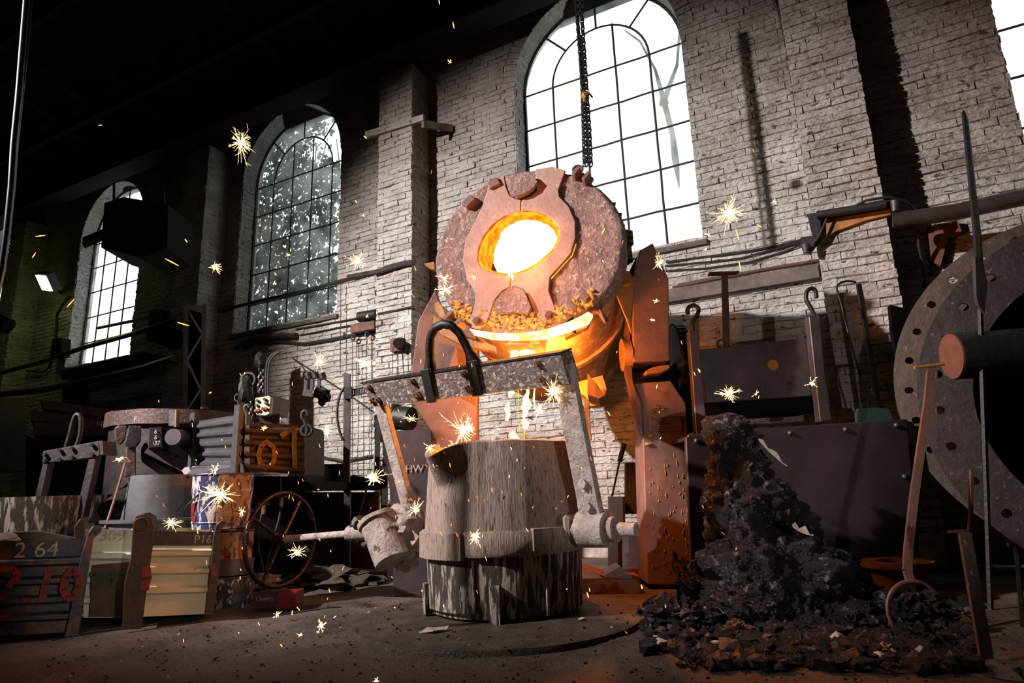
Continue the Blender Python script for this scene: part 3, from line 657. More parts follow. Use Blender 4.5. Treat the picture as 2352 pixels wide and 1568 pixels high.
# pouring lip: bright trough under the face
lip0 = FC + FN * .02
b = plp([(1082, 760), (1100, 764), (1140, 770), (1190, 772), (1240, 766), (1290, 752), (1330, 735), (1352, 722), (1362, 728), (1352, 745), (1310, 762), (1250, 780), (1190, 784), (1130, 780), (1090, 770)], lip0, FN, .05, -.07); b.build('hot_lip', E_LIP, fur)
b = plp([(1178, 782), (1245, 778), (1242, 802), (1210, 806), (1182, 800)], lip0, FN, .12, .1); b.build('metal_in_spout', E_WHITE, fur)
b = plp([(1170, 780), (1180, 780), (1184, 812), (1172, 812)], lip0, FN, .22, .14); b.build('spout_cheek', M_DRUM, fur)
b = plp([(1244, 776), (1258, 774), (1252, 812), (1242, 812)], lip0, FN, .22, .14); b.build('spout_cheek', M_DRUM, fur)
b = plp([(1172, 806), (1250, 804), (1250, 816), (1174, 818)], lip0, FN, .25, .17); b.build('spout_floor', M_DRUM, fur)
b = plp([(1000, 730), (1030, 752), (1080, 780), (1140, 800), (1140, 812), (1070, 800), (1020, 775), (1000, 752)], lip0 - FN * .1, FN, .06, .05); b.build('skirt_bar', M_OCHRE, fur)
b = plp([(1290, 770), (1355, 745), (1350, 758), (1300, 782)], lip0, FN, .06, .03); b.build('skirt_bar', M_OCHRE, fur)
b = plp([(1300, 740), (1318, 726), (1316, 738), (1325, 770), (1318, 765), (1308, 748)], FC + FN * .08, FN, .012, 0); b.build('torn_plate', M_BLACK, fur)
# clamp bolts hanging at right of the lip
p = PL(1365, 705, FC - FN * .05, FN)
b = MB(); b.box(p, .13, .07, .10, RT, FN, UP); b.bar(p + RT * .03 - UP * .02, p + RT * .10 - UP * .14, .05, .04, FN); b.tube([p + RT * .05 - UP * .04 + FN * .04, p + RT * .09 - UP * .16 + FN * .04], .018, 6); bevel(b.build('clamp_bolt', M_RUST, fur), .005)
p = PL(1425, 835, FC - FN * .5, FN)
# bolts on the cover plate feet
for (x, y) in ((1096, 738), (1262, 725)):
    p = PL(x, y, FC + FN * .035, FN); b = MB(); b.bolt(p, FN, .04, .02); b.bolt(p + FN * .02, FN, .022, .02); b.build('bolt', M_RUST, fur)
# counter brackets under the drum (hanging link)
lk0 = P(1345, 960, 5.0 + .6)
b = MB(); c0, c1 = P(1330, 915, 5.3), P(1345, 1005, 5.3); wv = (c1 - c0).normalized()
b.torus(c0 + wv * .03, H, .05, .02, 20, 6, 0, 2 * PI); b.bar(c0 - RT * .05, c1 - RT * .05, .05, .04, RT); b.bar(c0 + RT * .06, c1 + RT * .02, .05, .04, RT); b.bar(c1 - RT * .07, c1 + RT * .05, .05, .05, UP); bevel(b.build('hanging_link', M_OCHRE, fur), .006)
b = plp([(1300, 892), (1385, 868), (1395, 900), (1385, 935), (1340, 940), (1310, 920)], FC - FN * .9, FN, .08); b.build('shell_bracket', M_DRUM, fur)
b = plp([(1355, 880), (1378, 905), (1392, 928), (1380, 935), (1355, 925)], FC - FN * .8, FN, .25, -.1); b.build('shell_bracket', M_RUST, fur)
# rough crust clinging on the right flank
b = MB(); rnd = random.Random(2)
for k in range(60):
    a = math.radians(8 + 30 * rnd.random()); p = FC + (FU * math.cos(a) + FV * math.sin(a)) * (FR * (.97 + .05 * rnd.random())) - FN * (.22 + .5 * rnd.random()); b.lump(p, .035 + .05 * rnd.random(), None, 1, .6, 2, k)
b.build('slag_crust', M_IRON, fur)
# ------------------------------------------------------------------ furnace frame
frm = thing('furnace_frame', 'red-brown steel stand with two broad posts carrying the furnace', 'furnace stand')
FP = 6.15
o = pxp([(1500, 558), (1536, 640), (1538, 828), (1455, 832), (1452, 650), (1470, 575)], FP - .35, .34).build('hood_plate', M_POST, frm); bevel(o, .01)
o = pxp([(1455, 880), (1541, 874), (1575, 925), (1580, 1000), (1590, 1345), (1487, 1342), (1474, 925)], FP - .25, .42).build('right_post', M_POST, frm); bevel(o, .01)
o = pxp([(1452, 832), (1538, 826), (1541, 876), (1455, 884)], FP - .02, .3).build('bearing_housing', M_BLACK, frm)
o = pxp([(1482, 852), (1500, 842), (1538, 836), (1540, 846), (1520, 856), (1485, 860)], FP - .36, .2).build('trunnion_shaft', M_OCHRE, frm); bevel(o, .01)
o = pxp([(1436, 640), (1470, 575), (1500, 558), (1462, 680), (1452, 790), (1440, 760)], FP - .2, .2).build('side_web', M_RUST, frm)
# gear sector on the far side of the right post
gc = P(1549, 830, FP + .1); b = MB(); b.cyl(gc - RT * .02, gc + RT * .09, .36, 40); b.build('gear_disc', M_IRON, frm, True)
b = MB(); b.cyl(gc + RT * .09, gc + RT * .2, .12, 20); b.build('gear_hub', M_IRON, frm, True)
b = MB()
for k in range(36):
    a = 2 * PI * k / 36; d = H * math.cos(a) + UP * math.sin(a); b.box(gc + RT * .035 + d * .37, .09, .03, .03, RT, d.cross(RT), d)
b.build('gear_teeth', M_IRON, frm)
o = pxp([(1560, 800), (1584, 860), (1600, 990), (1570, 1000), (1545, 850)], FP, .2).build('side_plate', M_BLACK, frm)
o = pxp([(1432, 800), (1446, 760), (1452, 870), (1466, 925), (1474, 1000), (1462, 960), (1446, 890), (1438, 860)], FP - .3, .1).build('edge_flange', M_RUST, frm)
c_ = P(1440, 815, FP - .2); b = MB(); b.cyl(c_ - RT * .05, c_ + RT * .03, .16, 24); b.build('bearing_boss', M_OCHRE, frm, True)
# left post
o = pxp([(1000, 664), (1012, 700), (1095, 760), (1095, 1040), (1100, 1340), (1000, 1340), (1003, 1010), (936, 905), (948, 830), (960, 738)], FP - .25, .42).build('left_post', M_POST, frm); bevel(o, .01)
o = pxp([(1030, 850), (1048, 790), (1052, 880), (1040, 900)], FP - .4, .15).build('gusset', M_POST, frm)
b = MB(); b.cyl(P(895, 957, FP), P(945, 962, FP - .1), .115, 24); b.build('trunnion_end', M_IRON, frm, True)
b = MB(); b.cyl(P(900, 957, FP), P(912, 958, FP - .02), .13, 24); b.build('trunnion_flange', M_IRON, frm, True)
b = MB(); b.bar(P(1050, 1320, FP + .2), P(1535, 1320, FP + .2), .12, .1, UP); b.build('tie_beam', M_RUST, frm)
# maker's plate
np_ = P(1526, 973, FP - .25); b = MB(); b.box(np_ - H * .008, .32, .016, .145, RT, H, UP); o = b.build('name_plate', M_POST, frm); bevel(o, .008)
b = MB()
for s_ in (-1, 1):
    b.box(np_ - H * .018 + UP * s_ * .066, .31, .008, .006, RT, H, UP); b.box(np_ - H * .018 + RT * s_ * .153, .006, .008, .135, RT, H, UP)
b.build('name_plate_border', M_POST, frm)
text('MORGAN', np_ - H * .018 - RT * .12 + UP * .018, RT, UP, .062, M_RUST, frm, ext=.004)
text('CRUCIBLE', np_ - H * .018 - RT * .09 - UP * .01, RT, UP, .035, M_RUST, frm, ext=.003)
b = MB()
for k in range(3): b.box(np_ - H * .018 - UP * (.025 + .014 * k), .27, .006, .005, RT, H, UP)
b.build('name_plate_rules', M_RUST, frm)
# spatter flakes on the right post
b = MB(); rnd = random.Random(8)
for k in range(60):
    p = P(1492 + rnd.random() * 92, 1040 + rnd.random() * 270, FP - .253); b.lump(p + H * .003, .005 + .004 * rnd.random(), .012 + .022 * rnd.random() ** 2, 1, .3, 2, k)
for (x, y) in ((1497, 945), (1510, 935), (1522, 940), (1488, 1020), (1495, 1000)):
    b.lump(P(x, y, FP - .245), .035, .02, 2, .6, 3, x)
o = b.build('metal_spatter', M_OCHRE, frm); o['kind'] = 'stuff'
# ================================================================== LADLE
lad = thing('pouring_ladle', 'large clay-washed foundry ladle with bail and gearbox standing on the pit cover', 'ladle')
LC = P(1157, 1300, 5.08); LC.z = 0.03
TL = P(962, 1210, 5.62); TR = P(1372, 1215, 4.55); TZ = (TL.z + TR.z) / 2
dax = (TR - TL); dax.z = 0; dax.normalize(); nax = dax.cross(UP)   # nax: horizontal, perpendicular to the trunnion axis
if nax.dot(H) > 0: nax = -nax
def ldir(t): return RT * math.cos(t) + H * math.sin(t)
TS = math.radians(230)      # spout direction
def shell_r(t, z):
    zt = min(1, max(0, z / 1.2)); r = .60 - .035 * max(0, (z - .6)) / .6
    dt = (t - TS + PI) % (2 * PI) - PI
    up = min(1, max(0, (z - .62) / .58))
    r += .24 * math.exp(-(dt / .21) ** 2) * (0.22 + .78 * max(0, (up - .55) / .45) ** .8) * (1 if z > .6 else 0)
    r += .016 * math.exp(-((abs(dt) - .42) / .08) ** 2) * (1 if z > .6 else 0)
    return r
def rim_z(t):
    dt = (t - TS + PI) % (2 * PI) - PI
    return 1.235 - .10 * math.exp(-(dt / .16) ** 2) + .012 * noise.noise(Vector((math.cos(t) * 3, math.sin(t) * 3, 1)))
b = MB(); NS = 160; NZ = 26; vs_ = []
for j in range(NZ + 1):
    for i in range(NS):
        t = 2 * PI * i / NS; z = .58 + (rim_z(t) - .58) * j / NZ; vs_.append(LC + ldir(t) * (shell_r(t, z) + .006 * noise.noise(Vector((math.cos(t) * 6, math.sin(t) * 6, z * 5)))) + UP * (z - .03))
for j in range(13):
    for i in range(NS):
        t = 2 * PI * i / NS; zr = rim_z(t); z = zr + (.012 if j in (0, 1) else 0) - (.0 if j < 2 else (j - 1) * .05); rr = shell_r(t, zr) - (.02 if j == 0 else .055 if j == 1 else .075); 
        if j > 2: rr -= .17 * math.exp(-(((t - TS + PI) % (2 * PI) - PI) / .22) ** 2) * min(1, (j - 2) / 6)
        vs_.append(LC + ldir(t) * rr + UP * (z - .03))
b.add(vs_, [(j * NS + i, j * NS + (i + 1) % NS, (j + 1) * NS + (i + 1) % NS, (j + 1) * NS + i) for j in range(NZ + 13) for i in range(NS)])
b.build('upper_shell', M_CLAY, lad, True)
b = MB(); b.v = [LC + ldir(2 * PI * i / 64) * .5 + UP * .93 for i in range(64)] + [LC + UP * .93]; b.f = [(i, (i + 1) % 64, 64) for i in range(64)]; b.build('molten_metal', E_STREAM, lad)
b = MB(); b.v = [LC + ldir(TS - .3) * .52 + UP * 1.07, LC + ldir(TS) * .69 + UP * 1.065, LC + ldir(TS + .3) * .52 + UP * 1.07, LC + ldir(TS) * .4 + UP * 1.0]; b.f = [(0, 1, 2, 3)]; b.build('metal_in_lip', E_RIM, lad)
# lower shell
b = MB(); prof = [(0.02, 0.0), (.53, 0.0), (.56, .015), (.575, .12), (.59, .46), (.59, .60)]
b.lathe(prof, LC, UP, 96); o = b.build('lower_shell', M_LADLE, lad, True)
# flange band with slightly flat sides
b = MB(); b.lathe([(.59, .585), (.622, .59), (.634, .57), (.634, .44), (.622, .42), (.585, .42)], LC, UP, 96); b.build('flange_band', M_CLAY, lad, True, (.006, 6))
# overlapping shell panels and feet
def panel(t0, t1, z0, z1, r, th, name, mat):
    b = MB(); n = 14; vs_ = []
    for k in range(n + 1):
        t = math.radians(t0 + (t1 - t0) * k / n); d = ldir(t)
        vs_ += [LC + d * r(z0) + UP * z0, LC + d * (r(z0) + th) + UP * z0, LC + d * (r(z1) + th) + UP * z1, LC + d * r(z1) + UP * z1]
    fs = [(k * 4 + m, (k + 1) * 4 + m, (k + 1) * 4 + (m + 1) % 4, k * 4 + (m + 1) % 4) for k in range(n) for m in range(4)] + [(0, 1, 2, 3), (n * 4 + 3, n * 4 + 2, n * 4 + 1, n * 4)]
    b.add(vs_, fs); return bevel(b.build(name, mat, lad), .004)
rl = lambda z: .57 + .035 * z
panel(205, 252, .05, .42, rl, .022, 'shell_panel', M_LADLE); panel(262, 268.5, -.02, .24, rl, .05, 'foot', M_LADLE)
panel(196, 204, .0, .22, rl, .05, 'foot', M_LADLE); panel(318, 350, .02, .42, rl, .02, 'shell_panel', M_LADLE)
panel(300, 302, .02, .42, rl, .03, 'shell_seam', M_LADLE); panel(200, 245, .40, .585, lambda z: .60, .055, 'band_block', M_CLAY); panel(290, 330, .45, .60, lambda z: .60, .05, 'band_block', M_CLAY)
# trunnions
TLp = Vector((TL.x, TL.y, TZ)); TRp = Vector((TR.x, TR.y, TZ))
cax = LC.copy(); cax.z = TZ
b = MB(); b.cyl(TRp - dax * .42, TRp + dax * .02, .075, 20); b.build('trunnion_pin', M_CLAY, lad, True, (.005, 9))
b = MB(); b.cyl(TRp + dax * .07, TRp + dax * .15, .085, 20); b.build('pin_collar', M_CLAY, lad, True, (.008, 9))
b = MB(); b.cyl(TRp + dax * .15, TRp + dax * .30, .045, 16); b.build('pin_end', M_ARM, lad, True, (.005, 9))
b = MB(); b.box(TRp - dax * .33 + UP * .02, .30, .2, .16, dax, nax, UP); o = b.build('trunnion_block', M_CLAY, lad); bevel(o, .02)
b = MB(); b.cyl(TLp - dax * .02, TLp + dax * .45, .075, 20); b.build('trunnion_pin', M_CLAY, lad, True, (.006, 9))
# bail
BLp = PL(868, 900, TLp, dax); BRp = PL(1293, 842, TRp, dax)
armL0 = PL(952, 1215, TLp, dax); armR0 = TRp - dax * .02
nL = (BLp - armL0).normalized(); nR = (BRp - armR0).normalized()
b = MB(); b.bar(BLp + nL * .02, armL0 - nL * .02, .125, .055, dax); o = b.build('bail_arm', M_ARM, lad); bevel(o, .006)
b = MB(); b.bar(BRp + nR * .02, armR0 - nR * .10, .17, .06, dax); o = b.build('bail_arm', M_ARM, lad); bevel(o, .006)
b = MB(); b.cyl(armR0 - dax * .11, armR0 + dax * .11, .125, 24); b.build('arm_eye', M_ARM, lad, True, (.006, 8))
mid = (BLp + BRp) / 2; bd = (BRp - BLp).normalized(); up2 = (nL + nR).normalized(); up2 = (up2 - bd * up2.dot(bd)).normalized(); nb = bd.cross(up2)
if nb.dot(H) > 0: nb = -nb
e0 = BLp - bd * .09 + nb * .05; e1 = BRp + bd * .05 + nb * .05
def beamplate(off, th):
    hgt = .215
    return MB().prism([e0 + up2 * hgt * .42 + nb * off, e0 + bd * .09 - up2 * hgt * .5 + nb * off, e1 + bd * .02 - up2 * hgt * .55 + nb * off, e1 + up2 * hgt * .45 + nb * off], nb * th)
o = beamplate(0.0, .035).build('crossbeam', M_CRUST, lad); bevel(o, .006)
o = beamplate(-.14, .035).build('crossbeam', M_CRUST, lad); bevel(o, .006)
b = MB(); b.prism([e0 + up2 * .095 + nb * .04, e1 + up2 * .1 + nb * .04, e1 + up2 * .1 - nb * .14, e0 + up2 * .095 - nb * .14], up2 * .014); b.build('beam_cap', M_IRON, lad)
for t in (.05, .085, .30, .315, .565, .6, .90, .95):
    for s_ in (-1, 1):
        if t in (.085, .315, .6, .95) and s_ > 0: continue
        p = e0.lerp(e1, t) + up2 * (.055 * s_) + nb * .035; b = MB(); b.bolt(p, nb, .026, .02); b.bolt(p + nb * .02, nb, .014, .02); b.build('bolt', M_RUST, lad)
# lifting loop
lp0 = e0.lerp(e1, .45)
lpx = [(988, 868), (988, 840), (987, 805), (988, 775), (999, 753), (1018, 744), (1038, 747), (1055, 764), (1070, 792), (1085, 822), (1100, 850)]
pts = [PL(x, y, lp0, nb) for x, y in lpx]; pts = [pts[0]] + [p for a_, p in zip(pts[:-1], pts[1:]) for p in ((a_ + p) / 2, p)]
b = MB(); b.tube(pts, [.05 if i < 3 or i > len(pts) - 4 else .034 for i in range(len(pts))], 12); b.build('lifting_loop', M_IRON, lad, True, (.004, 12))
for p_ in (pts[1], pts[-2]):
    b = MB(); b.box(p_ - up2 * .1 + nb * .05, .09, .03, .27, bd, nb, up2); bevel(b.build('loop_strap', M_IRON, lad), .006)
# bolts down the right arm
for t in (.72, .86):
    p = BRp.lerp(armR0, t); b = MB(); b.bolt(p + nax * .03, nax, .035, .03); b.build('bolt', M_ARM, lad)
# gearbox
g0 = P(868, 1200, 5.42); g1 = P(903, 1288, 5.30)
b = MB(); b.cyl(g0, g1, .145, 32); o = b.build('gearbox_barrel', M_GEAR, lad, True); subdiv(o, 2, .012, 8)
b = MB(); b.cyl(g0 + (g0 - g1).normalized() * .0, g0 + (g0 - g1).normalized() * .035, .165, 32); b.build('gearbox_cap', M_GEAR, lad, True, (.01, 8))
b = MB(); b.lump(P(918, 1205, 5.50), .19, .17, 3, .35, 2.2, 3); b.build('gearbox_housing', M_GEAR, lad, True)
b = MB(); b.lump(P(935, 1245, 5.5), .17, .16, 3, .4, 2.2, 5); b.build('gearbox_housing', M_GEAR, lad, True)
b = MB(); b.lump(P(930, 1270, 5.55), .13, .13, 3, .5, 2.2, 9); b.build('gearbox_drip', M_GEAR, lad, True)
b = MB(); b.lump(P(948, 1185, 5.5), .09, .17, 3, .4, 2.2, 13); b.build('arm_clay_lump', M_GEAR, lad, True)
s0 = P(805, 1225, 5.5); hub = P(647, 1238, 5.85); sd = (s0 - hub).normalized()
b = MB(); b.cyl(s0 - sd * .02, P(845, 1222, 5.43), .062, 20); b.build('shaft_collar', M_GEAR, lad, True, (.008, 12))
b = MB(); rnd = random.Random(4)
for k in range(9): b.lump(P(822 + rnd.random() * 22, 1200 + rnd.random() * 50, 5.42 + .1 * rnd.random()), .045 + .03 * rnd.random(), None, 2, .6, 3, k)
b.build('coupling_crust', M_IRON, lad)
b = MB(); b.cyl(hub - sd * .03, s0, .030, 14); b.build('wheel_shaft', M_ARM, lad, True, (.003, 20))
wh_n = (RT * .89 - H * .45).normalized(); RW = .40
b = MB(); b.torus(hub, wh_n, RW, .021, 72, 10); b.build('hand_wheel_rim', M_WHEEL, lad, True)
wu = UP.cross(wh_n).normalized()
if wu.dot(RT) < 0: wu = -wu
for a in (58, 149, 241, 331):
    a = math.radians(a); d = wu * math.cos(a) + UP * math.sin(a); b = MB(); b.tube([hub + d * .03, hub + d * (RW - .01)], [.020, .015], 8); b.build('spoke', M_WHEEL, lad, True)
b = MB(); b.cyl(hub - wh_n * .05, hub + wh_n * .05, .05, 16); b.build('hub', M_WHEEL, lad, True)
# falling metal
st = thing('pouring_stream', 'broken stream of white-hot metal falling from the spout into the ladle', 'molten stream')
def wav(pts, fw, r, name='metal_trickle', mat=E_STREAM):
    b = MB(); b.tube([P(x, y, fw) for x, y in pts], r, 7); b.build(name, mat, st, True)
SF = 5.12
wav([(1170, 868), (1174, 880), (1171, 893), (1175, 902), (1170, 912)], SF, [.012, .024, .02, .026, .010])
wav([(1168, 925), (1164, 938), (1168, 952), (1163, 966)], SF, [.01, .022, .018, .012])
wav([(1211, 862), (1215, 872), (1209, 884), (1213, 900), (1207, 915), (1214, 930), (1208, 945)], SF, [.014, .024, .016, .012, .024, .03, .012])
wav([(1205, 920), (1203, 935), (1208, 948), (1202, 960)], SF, [.01, .024, .02, .012])
wav([(1201, 962), (1208, 974), (1206, 984)], SF, [.014, .03, .018])
wav([(1176, 992), (1180, 1004), (1188, 1016), (1192, 1035)], SF, [.02, .034, .038, .05])
wav([(1205, 990), (1204, 1010), (1206, 1040)], SF, [.006, .006, .005], mat=E_RIM)
wav([(1225, 870), (1228, 890), (1226, 915), (1229, 940)], SF, [.006, .004, .008, .003])
wav([(1190, 880), (1191, 905), (1190, 950), (1195, 1000)], SF, [.004, .004, .003, .004], mat=E_RIM)
wav([(1212, 800), (1212, 830), (1211, 865)], SF + .12, [.08, .05, .03], 'metal_fall')
wav([(1184, 800), (1178, 835), (1171, 870)], SF + .12, [.04, .03, .014], 'metal_fall')
# ================================================================== PIT COVER, SLAG, RIGHT SIDE
dc = Vector((-2.36, 4.25, 0))
b = MB(); b.lathe([(0.01, .026), (1.0, .026), (1.03, .02), (1.035, .0), (1.035, -.03)], dc, UP, 96); o = b.build('pit_cover', M_PLATE, None, True); solo(o, 'wide round steel plate lying on the dirt under the ladle', 'floor plate')
# slag heap
sc_ = P(1775, 1300, 4.75); sc_.z = 0
sp = [(0.0, .78), (.08, .66), (.16, .58), (.30, .50), (.50, .40), (.72, .30), (.92, .21), (1.08, .165), (1.2, .175), (1.3, .165), (1.37, .11), (1.41, .0)]
def prof_r(z):
    for i in range(len(sp) - 1):
        if z <= sp[i + 1][0]:
            k = (z - sp[i][0]) / (sp[i + 1][0] - sp[i][0]); return sp[i][1] + (sp[i + 1][1] - sp[i][1]) * k
    return 0
b = MB(); NA, NH = 300, 300; vs_ = []
for j in range(NH + 1):
    z = 1.41 * (j / NH) ** 1.0
    for i in range(NA):
        t = 2 * PI * i / NA; d = ldir(t); r = prof_r(z)
        ax = RT * (-.20 * min(1, z / 1.1)); lob = 1 + .18 * math.cos(t - .2) * max(0, 1 - z / .9)
        q = sc_ + ax + d * r * lob + UP * z
        n_ = .16 * noise.noise(q * 3.2) + .10 * noise.noise(q * 8) + .07 * noise.noise(q * 18) + .045 * abs(noise.noise(q * 40))
        k = min(1, .35 + r * 1.2); nv = (d + UP * .45)
        vs_.append(q + nv * n_ * k * (1 if z < 1.38 else .5))
b.add(vs_, [(j * NA + i, j * NA + (i + 1) % NA, (j + 1) * NA + (i + 1) % NA, (j + 1) * NA + i) for j in range(NH) for i in range(NA)])
slag = thing('slag_heap', 'tall knobbly heap of black and rusty slag against the steel housing', 'slag heap')
o = b.build('slag_body', M_SLAG, slag)
# pale flakes on it
for (x0, y0, x1, y1, fw) in ((1742, 1010, 1808, 1070, 4.42), (1820, 1208, 1868, 1228, 4.15)):
    p0, p1 = P(x0, y0, fw), P(x1, y1, fw); w = UP; b = MB(); pts = []
    for k in range(7):
        t = k / 6; q = p0.lerp(p1, t) + UP * .02 * math.sin(k * 2.1); pts.append(q + UP * .022 * math.sin(PI * (t * .8 + .15)))
    for k in range(6, -1, -1): pts.append(p0.lerp(p1, k / 6) - UP * .018 * math.sin(PI * (k / 6 * .8 + .1)))
    b.prism(pts, H * .02 + RT * .01); b.build('pale_flake', M_CHIP, slag)
# rubble skirt around it: clinker lumps
rb1 = MB(); rb2 = MB(); rb3 = MB(); rnd = random.Random(21)
for k in range(2000):
    x = 1480 + 760 * rnd.random(); y = 1385 + 150 * rnd.random() ** 1.2
    if x < 1560 and y > 1500: continue
    q = G(x, y); far = (q - sc_).length; s_ = (.010 + .040 * rnd.random() ** 3)
    if far < .45: continue
    (rb2 if rnd.random() < .06 else rb3 if rnd.random() < .02 else rb1).lump(q + UP * s_ * .4, s_ * (1 + .4 * rnd.random()), s_, 1, .6, 2, k)
o = solo(rb1.build('clinker_rubble', M_SLAG), 'black clinker crumbs strewn around the foot of the slag heap', 'rubble', kind='stuff')
rb2.build('rusty_crumb', M_SLAGR, o)['kind'] = 'stuff'; rb3.build('pale_crumb', M_CHIP, o)['kind'] = 'stuff'
# general floor litter
lt = MB(); lt2 = MB()
for k in range(1100):
    x = 100 + 2250 * rnd.random(); y = 1385 + 183 * rnd.random(); q = G(x, y); s_ = .002 + .008 * rnd.random() ** 2.5
    if (q - dc).length < 1.04: q.z = .03
    (lt2 if rnd.random() < .05 else lt).lump(q + UP * s_ * .3, s_ * 1.3, s_ * .8, 0, .5, 2, k)
o = solo(lt.build('floor_grit', M_SLAG), 'black grit scattered over the foundry floor', 'grit', kind='stuff'); lt2.build('pale_grit', M_CHIP, o)['kind'] = 'stuff'
LUMPS = [((1560, 1345), .10, .19, 'upright lumpy clinker knob left of the slag heap', M_SLAG), ((1545, 1440), .13, .10, 'big silvery-black clinker lump beside the pit cover edge', M_SLAG), ((1600, 1440), .12, .08, 'low clinker lump at the left foot of the slag heap', M_SLAG),
         ((2075, 1430), .15, .11, 'shiny clinker lump under the bowl of the long spoon', M_SLAG), ((2035, 1500), .05, .025, 'flat orange-brown scrap of refractory in the foreground rubble', M_OCHRE), ((1690, 1455), .07, .04, 'rusty-brown slag lump in front of the heap', M_SLAGR), ((1480, 1420), .05, .04, 'small pale-edged clinker lump on the rim of the pit cover', M_SLAG), ((1965, 1450), .10, .07, 'rounded dark lump at the right foot of the heap', M_SLAG), ((2130, 1480), .09, .06, 'clinker lump lying in front of the leaning tools', M_SLAG)]
for i, ((x, y), r, rz, lab, m) in enumerate(LUMPS):
    q = G(x, y); b = MB(); b.lump(q + UP * rz * .75, r, rz, 4, .75, 2.2, i + 3); o = b.build('slag_lump', m, None, False, (.012, 22)); solo(o, lab, 'slag lump', 'loose slag lumps')
q = G(990, 1462); q.z = .03; b = MB(); b.prism([q + RT * a + H * c + UP * (.012 * k % .02) for k, (a, c) in enumerate([(-.07, -.02), (.02, -.05), (.10, .0), (.11, .06), (.03, .05), (-.03, .03)])], UP * .006)
solo(b.build('pale_scrap', M_CHIP, None, False, (.01, 20)), 'pale curled flake lying on the round pit cover', 'scrap')
q = G(1338, 1435); q.z = .03; b = MB(); b.lump(q + UP * .008, .03, .012, 1, .5, 2, 3); solo(b.build('pale_scrap', M_CHIP), 'small pale chip on the pit cover right of the ladle foot', 'scrap')
# steel housing (bath) behind the heap
hs = thing('steel_housing', 'brown bolted sheet-steel housing behind the slag heap', 'steel housing')
HF = 5.35
o = pxp([(1575, 1003), (1650, 985), (1800, 980), (2083, 962), (2118, 1340), (1590, 1350)], HF, .06).build('front_sheet', M_PANEL, hs); bevel(o, .008)
tl, tr = P(1575, 1003, HF + .06), P(2083, 962, HF + .06)
b = MB(); b.hexa([P(1575, 1003, HF + .06) - UP * .03, P(2083, 962, HF + .06) - UP * .03, P(2083, 962, HF + .06) - UP * .03 + H * .8, P(1575, 1003, HF + .06) - UP * .03 + H * .6, P(1575, 1003, HF + .06), P(2083, 962, HF + .06), P(2083, 962, HF + .06) + H * .8, P(1575, 1003, HF + .06) + H * .6]); b.build('top_sheet', M_PANEL, hs)
b = MB(); b.prism([P(2083, 962, HF + .06), P(2118, 1340, HF + .06), P(2118, 1340, HF + .06) + H * .8, P(2083, 962, HF + .06) + H * .8], -RT * .03); b.build('side_sheet', M_PANEL, hs)
for (x, y) in ((1815, 994), (1942, 986), (2059, 976), (2078, 1094), (1600, 1012), (1720, 1000)):
    b = MB(); b.lump(P(x, y, HF - .01), .022, .022, 2, .05, 1, 1); b.build('bolt', M_STEEL, hs, True)
# bottle-neck plate behind P1 (dark gap filler at right of the housing)
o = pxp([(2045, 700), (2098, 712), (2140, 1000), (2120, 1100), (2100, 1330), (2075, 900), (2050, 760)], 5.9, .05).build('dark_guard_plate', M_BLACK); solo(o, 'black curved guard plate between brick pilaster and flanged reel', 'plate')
# steel bin with hooked uprights
bn = thing('hooked_bin', 'grey steel bin with yellow spot hung between two hooked uprights', 'steel bin')
BF = 5.78
o = pxp([(1606, 803), (1862, 775), (1882, 908), (1622, 925)], BF, .05).build('front_sheet', M_STEEL, bn); bevel(o, .006)
o = pxp([(1622, 925), (1882, 908), (1884, 942), (1690, 952)], BF + .05, .5).build('hopper_bottom', M_BLACK, bn)
b = MB(); b.hexa([P(1606, 803, BF + .05) - UP * .5, P(1862, 775, BF + .05) - UP * .5, P(1862, 775, BF + .05) - UP * .5 + H * .5, P(1606, 803, BF + .05) - UP * .5 + H * .5, P(1606, 803, BF + .05), P(1862, 775, BF + .05), P(1862, 775, BF + .05) + H * .5, P(1606, 803, BF + .05) + H * .5]); b.build('bin_body', M_PANEL, bn)
for px in ([(1582, 759), (1604, 757), (1612, 860), (1626, 1000), (1600, 1003), (1590, 860)], [(1858, 726), (1882, 722), (1897, 880), (1910, 965), (1884, 968), (1874, 880)]):
    o = pxp(px, BF - .12, .10).build('upright', M_STEEL, bn); bevel(o, .006)
def hook(px, fw, r, name, mat, parent):
    pts = [P(x, y, fw) for x, y in px]; pts = smooth_loop(pts, 1) and pts
    b = MB(); out = []
    for i in range(len(pts) - 1):
        p0, p1, p2, p3 = pts[max(i - 1, 0)], pts[i], pts[i + 1], pts[min(i + 2, len(pts) - 1)]
        for k in range(4):
            f_ = k / 4; out.append(0.5 * ((2 * p1) + (p2 - p0) * f_ + (2 * p0 - 5 * p1 + 4 * p2 - p3) * f_ ** 2 + (-p0 + 3 * p1 - 3 * p2 + p3) * f_ ** 3))
    out.append(pts[-1]); b.tube(out, r, 10); return b.build(name, mat, parent, True)
hook([(1592, 758), (1590, 742), (1600, 725), (1605, 711), (1597, 702), (1585, 703), (1579, 712), (1580, 722)], BF - .07, .020, 'hook', M_IRON, bn)
hook([(1870, 724), (1862, 706), (1852, 688), (1853, 670), (1864, 662), (1873, 668), (1875, 684)], BF - .07, .020, 'hook', M_IRON, bn)
b = MB(); c_ = P(1775, 838, BF - .003); b.cyl(c_, c_ - H * .003, .05, 24); b.build('yellow_spot', M_YEL, bn)
for (x, y) in ((1865, 785), (1871, 800), (1877, 880), (1760, 891)):
    b = MB(); b.bolt(P(x, y, BF), -H, .02, .02); b.build('bolt', M_STEEL, bn)
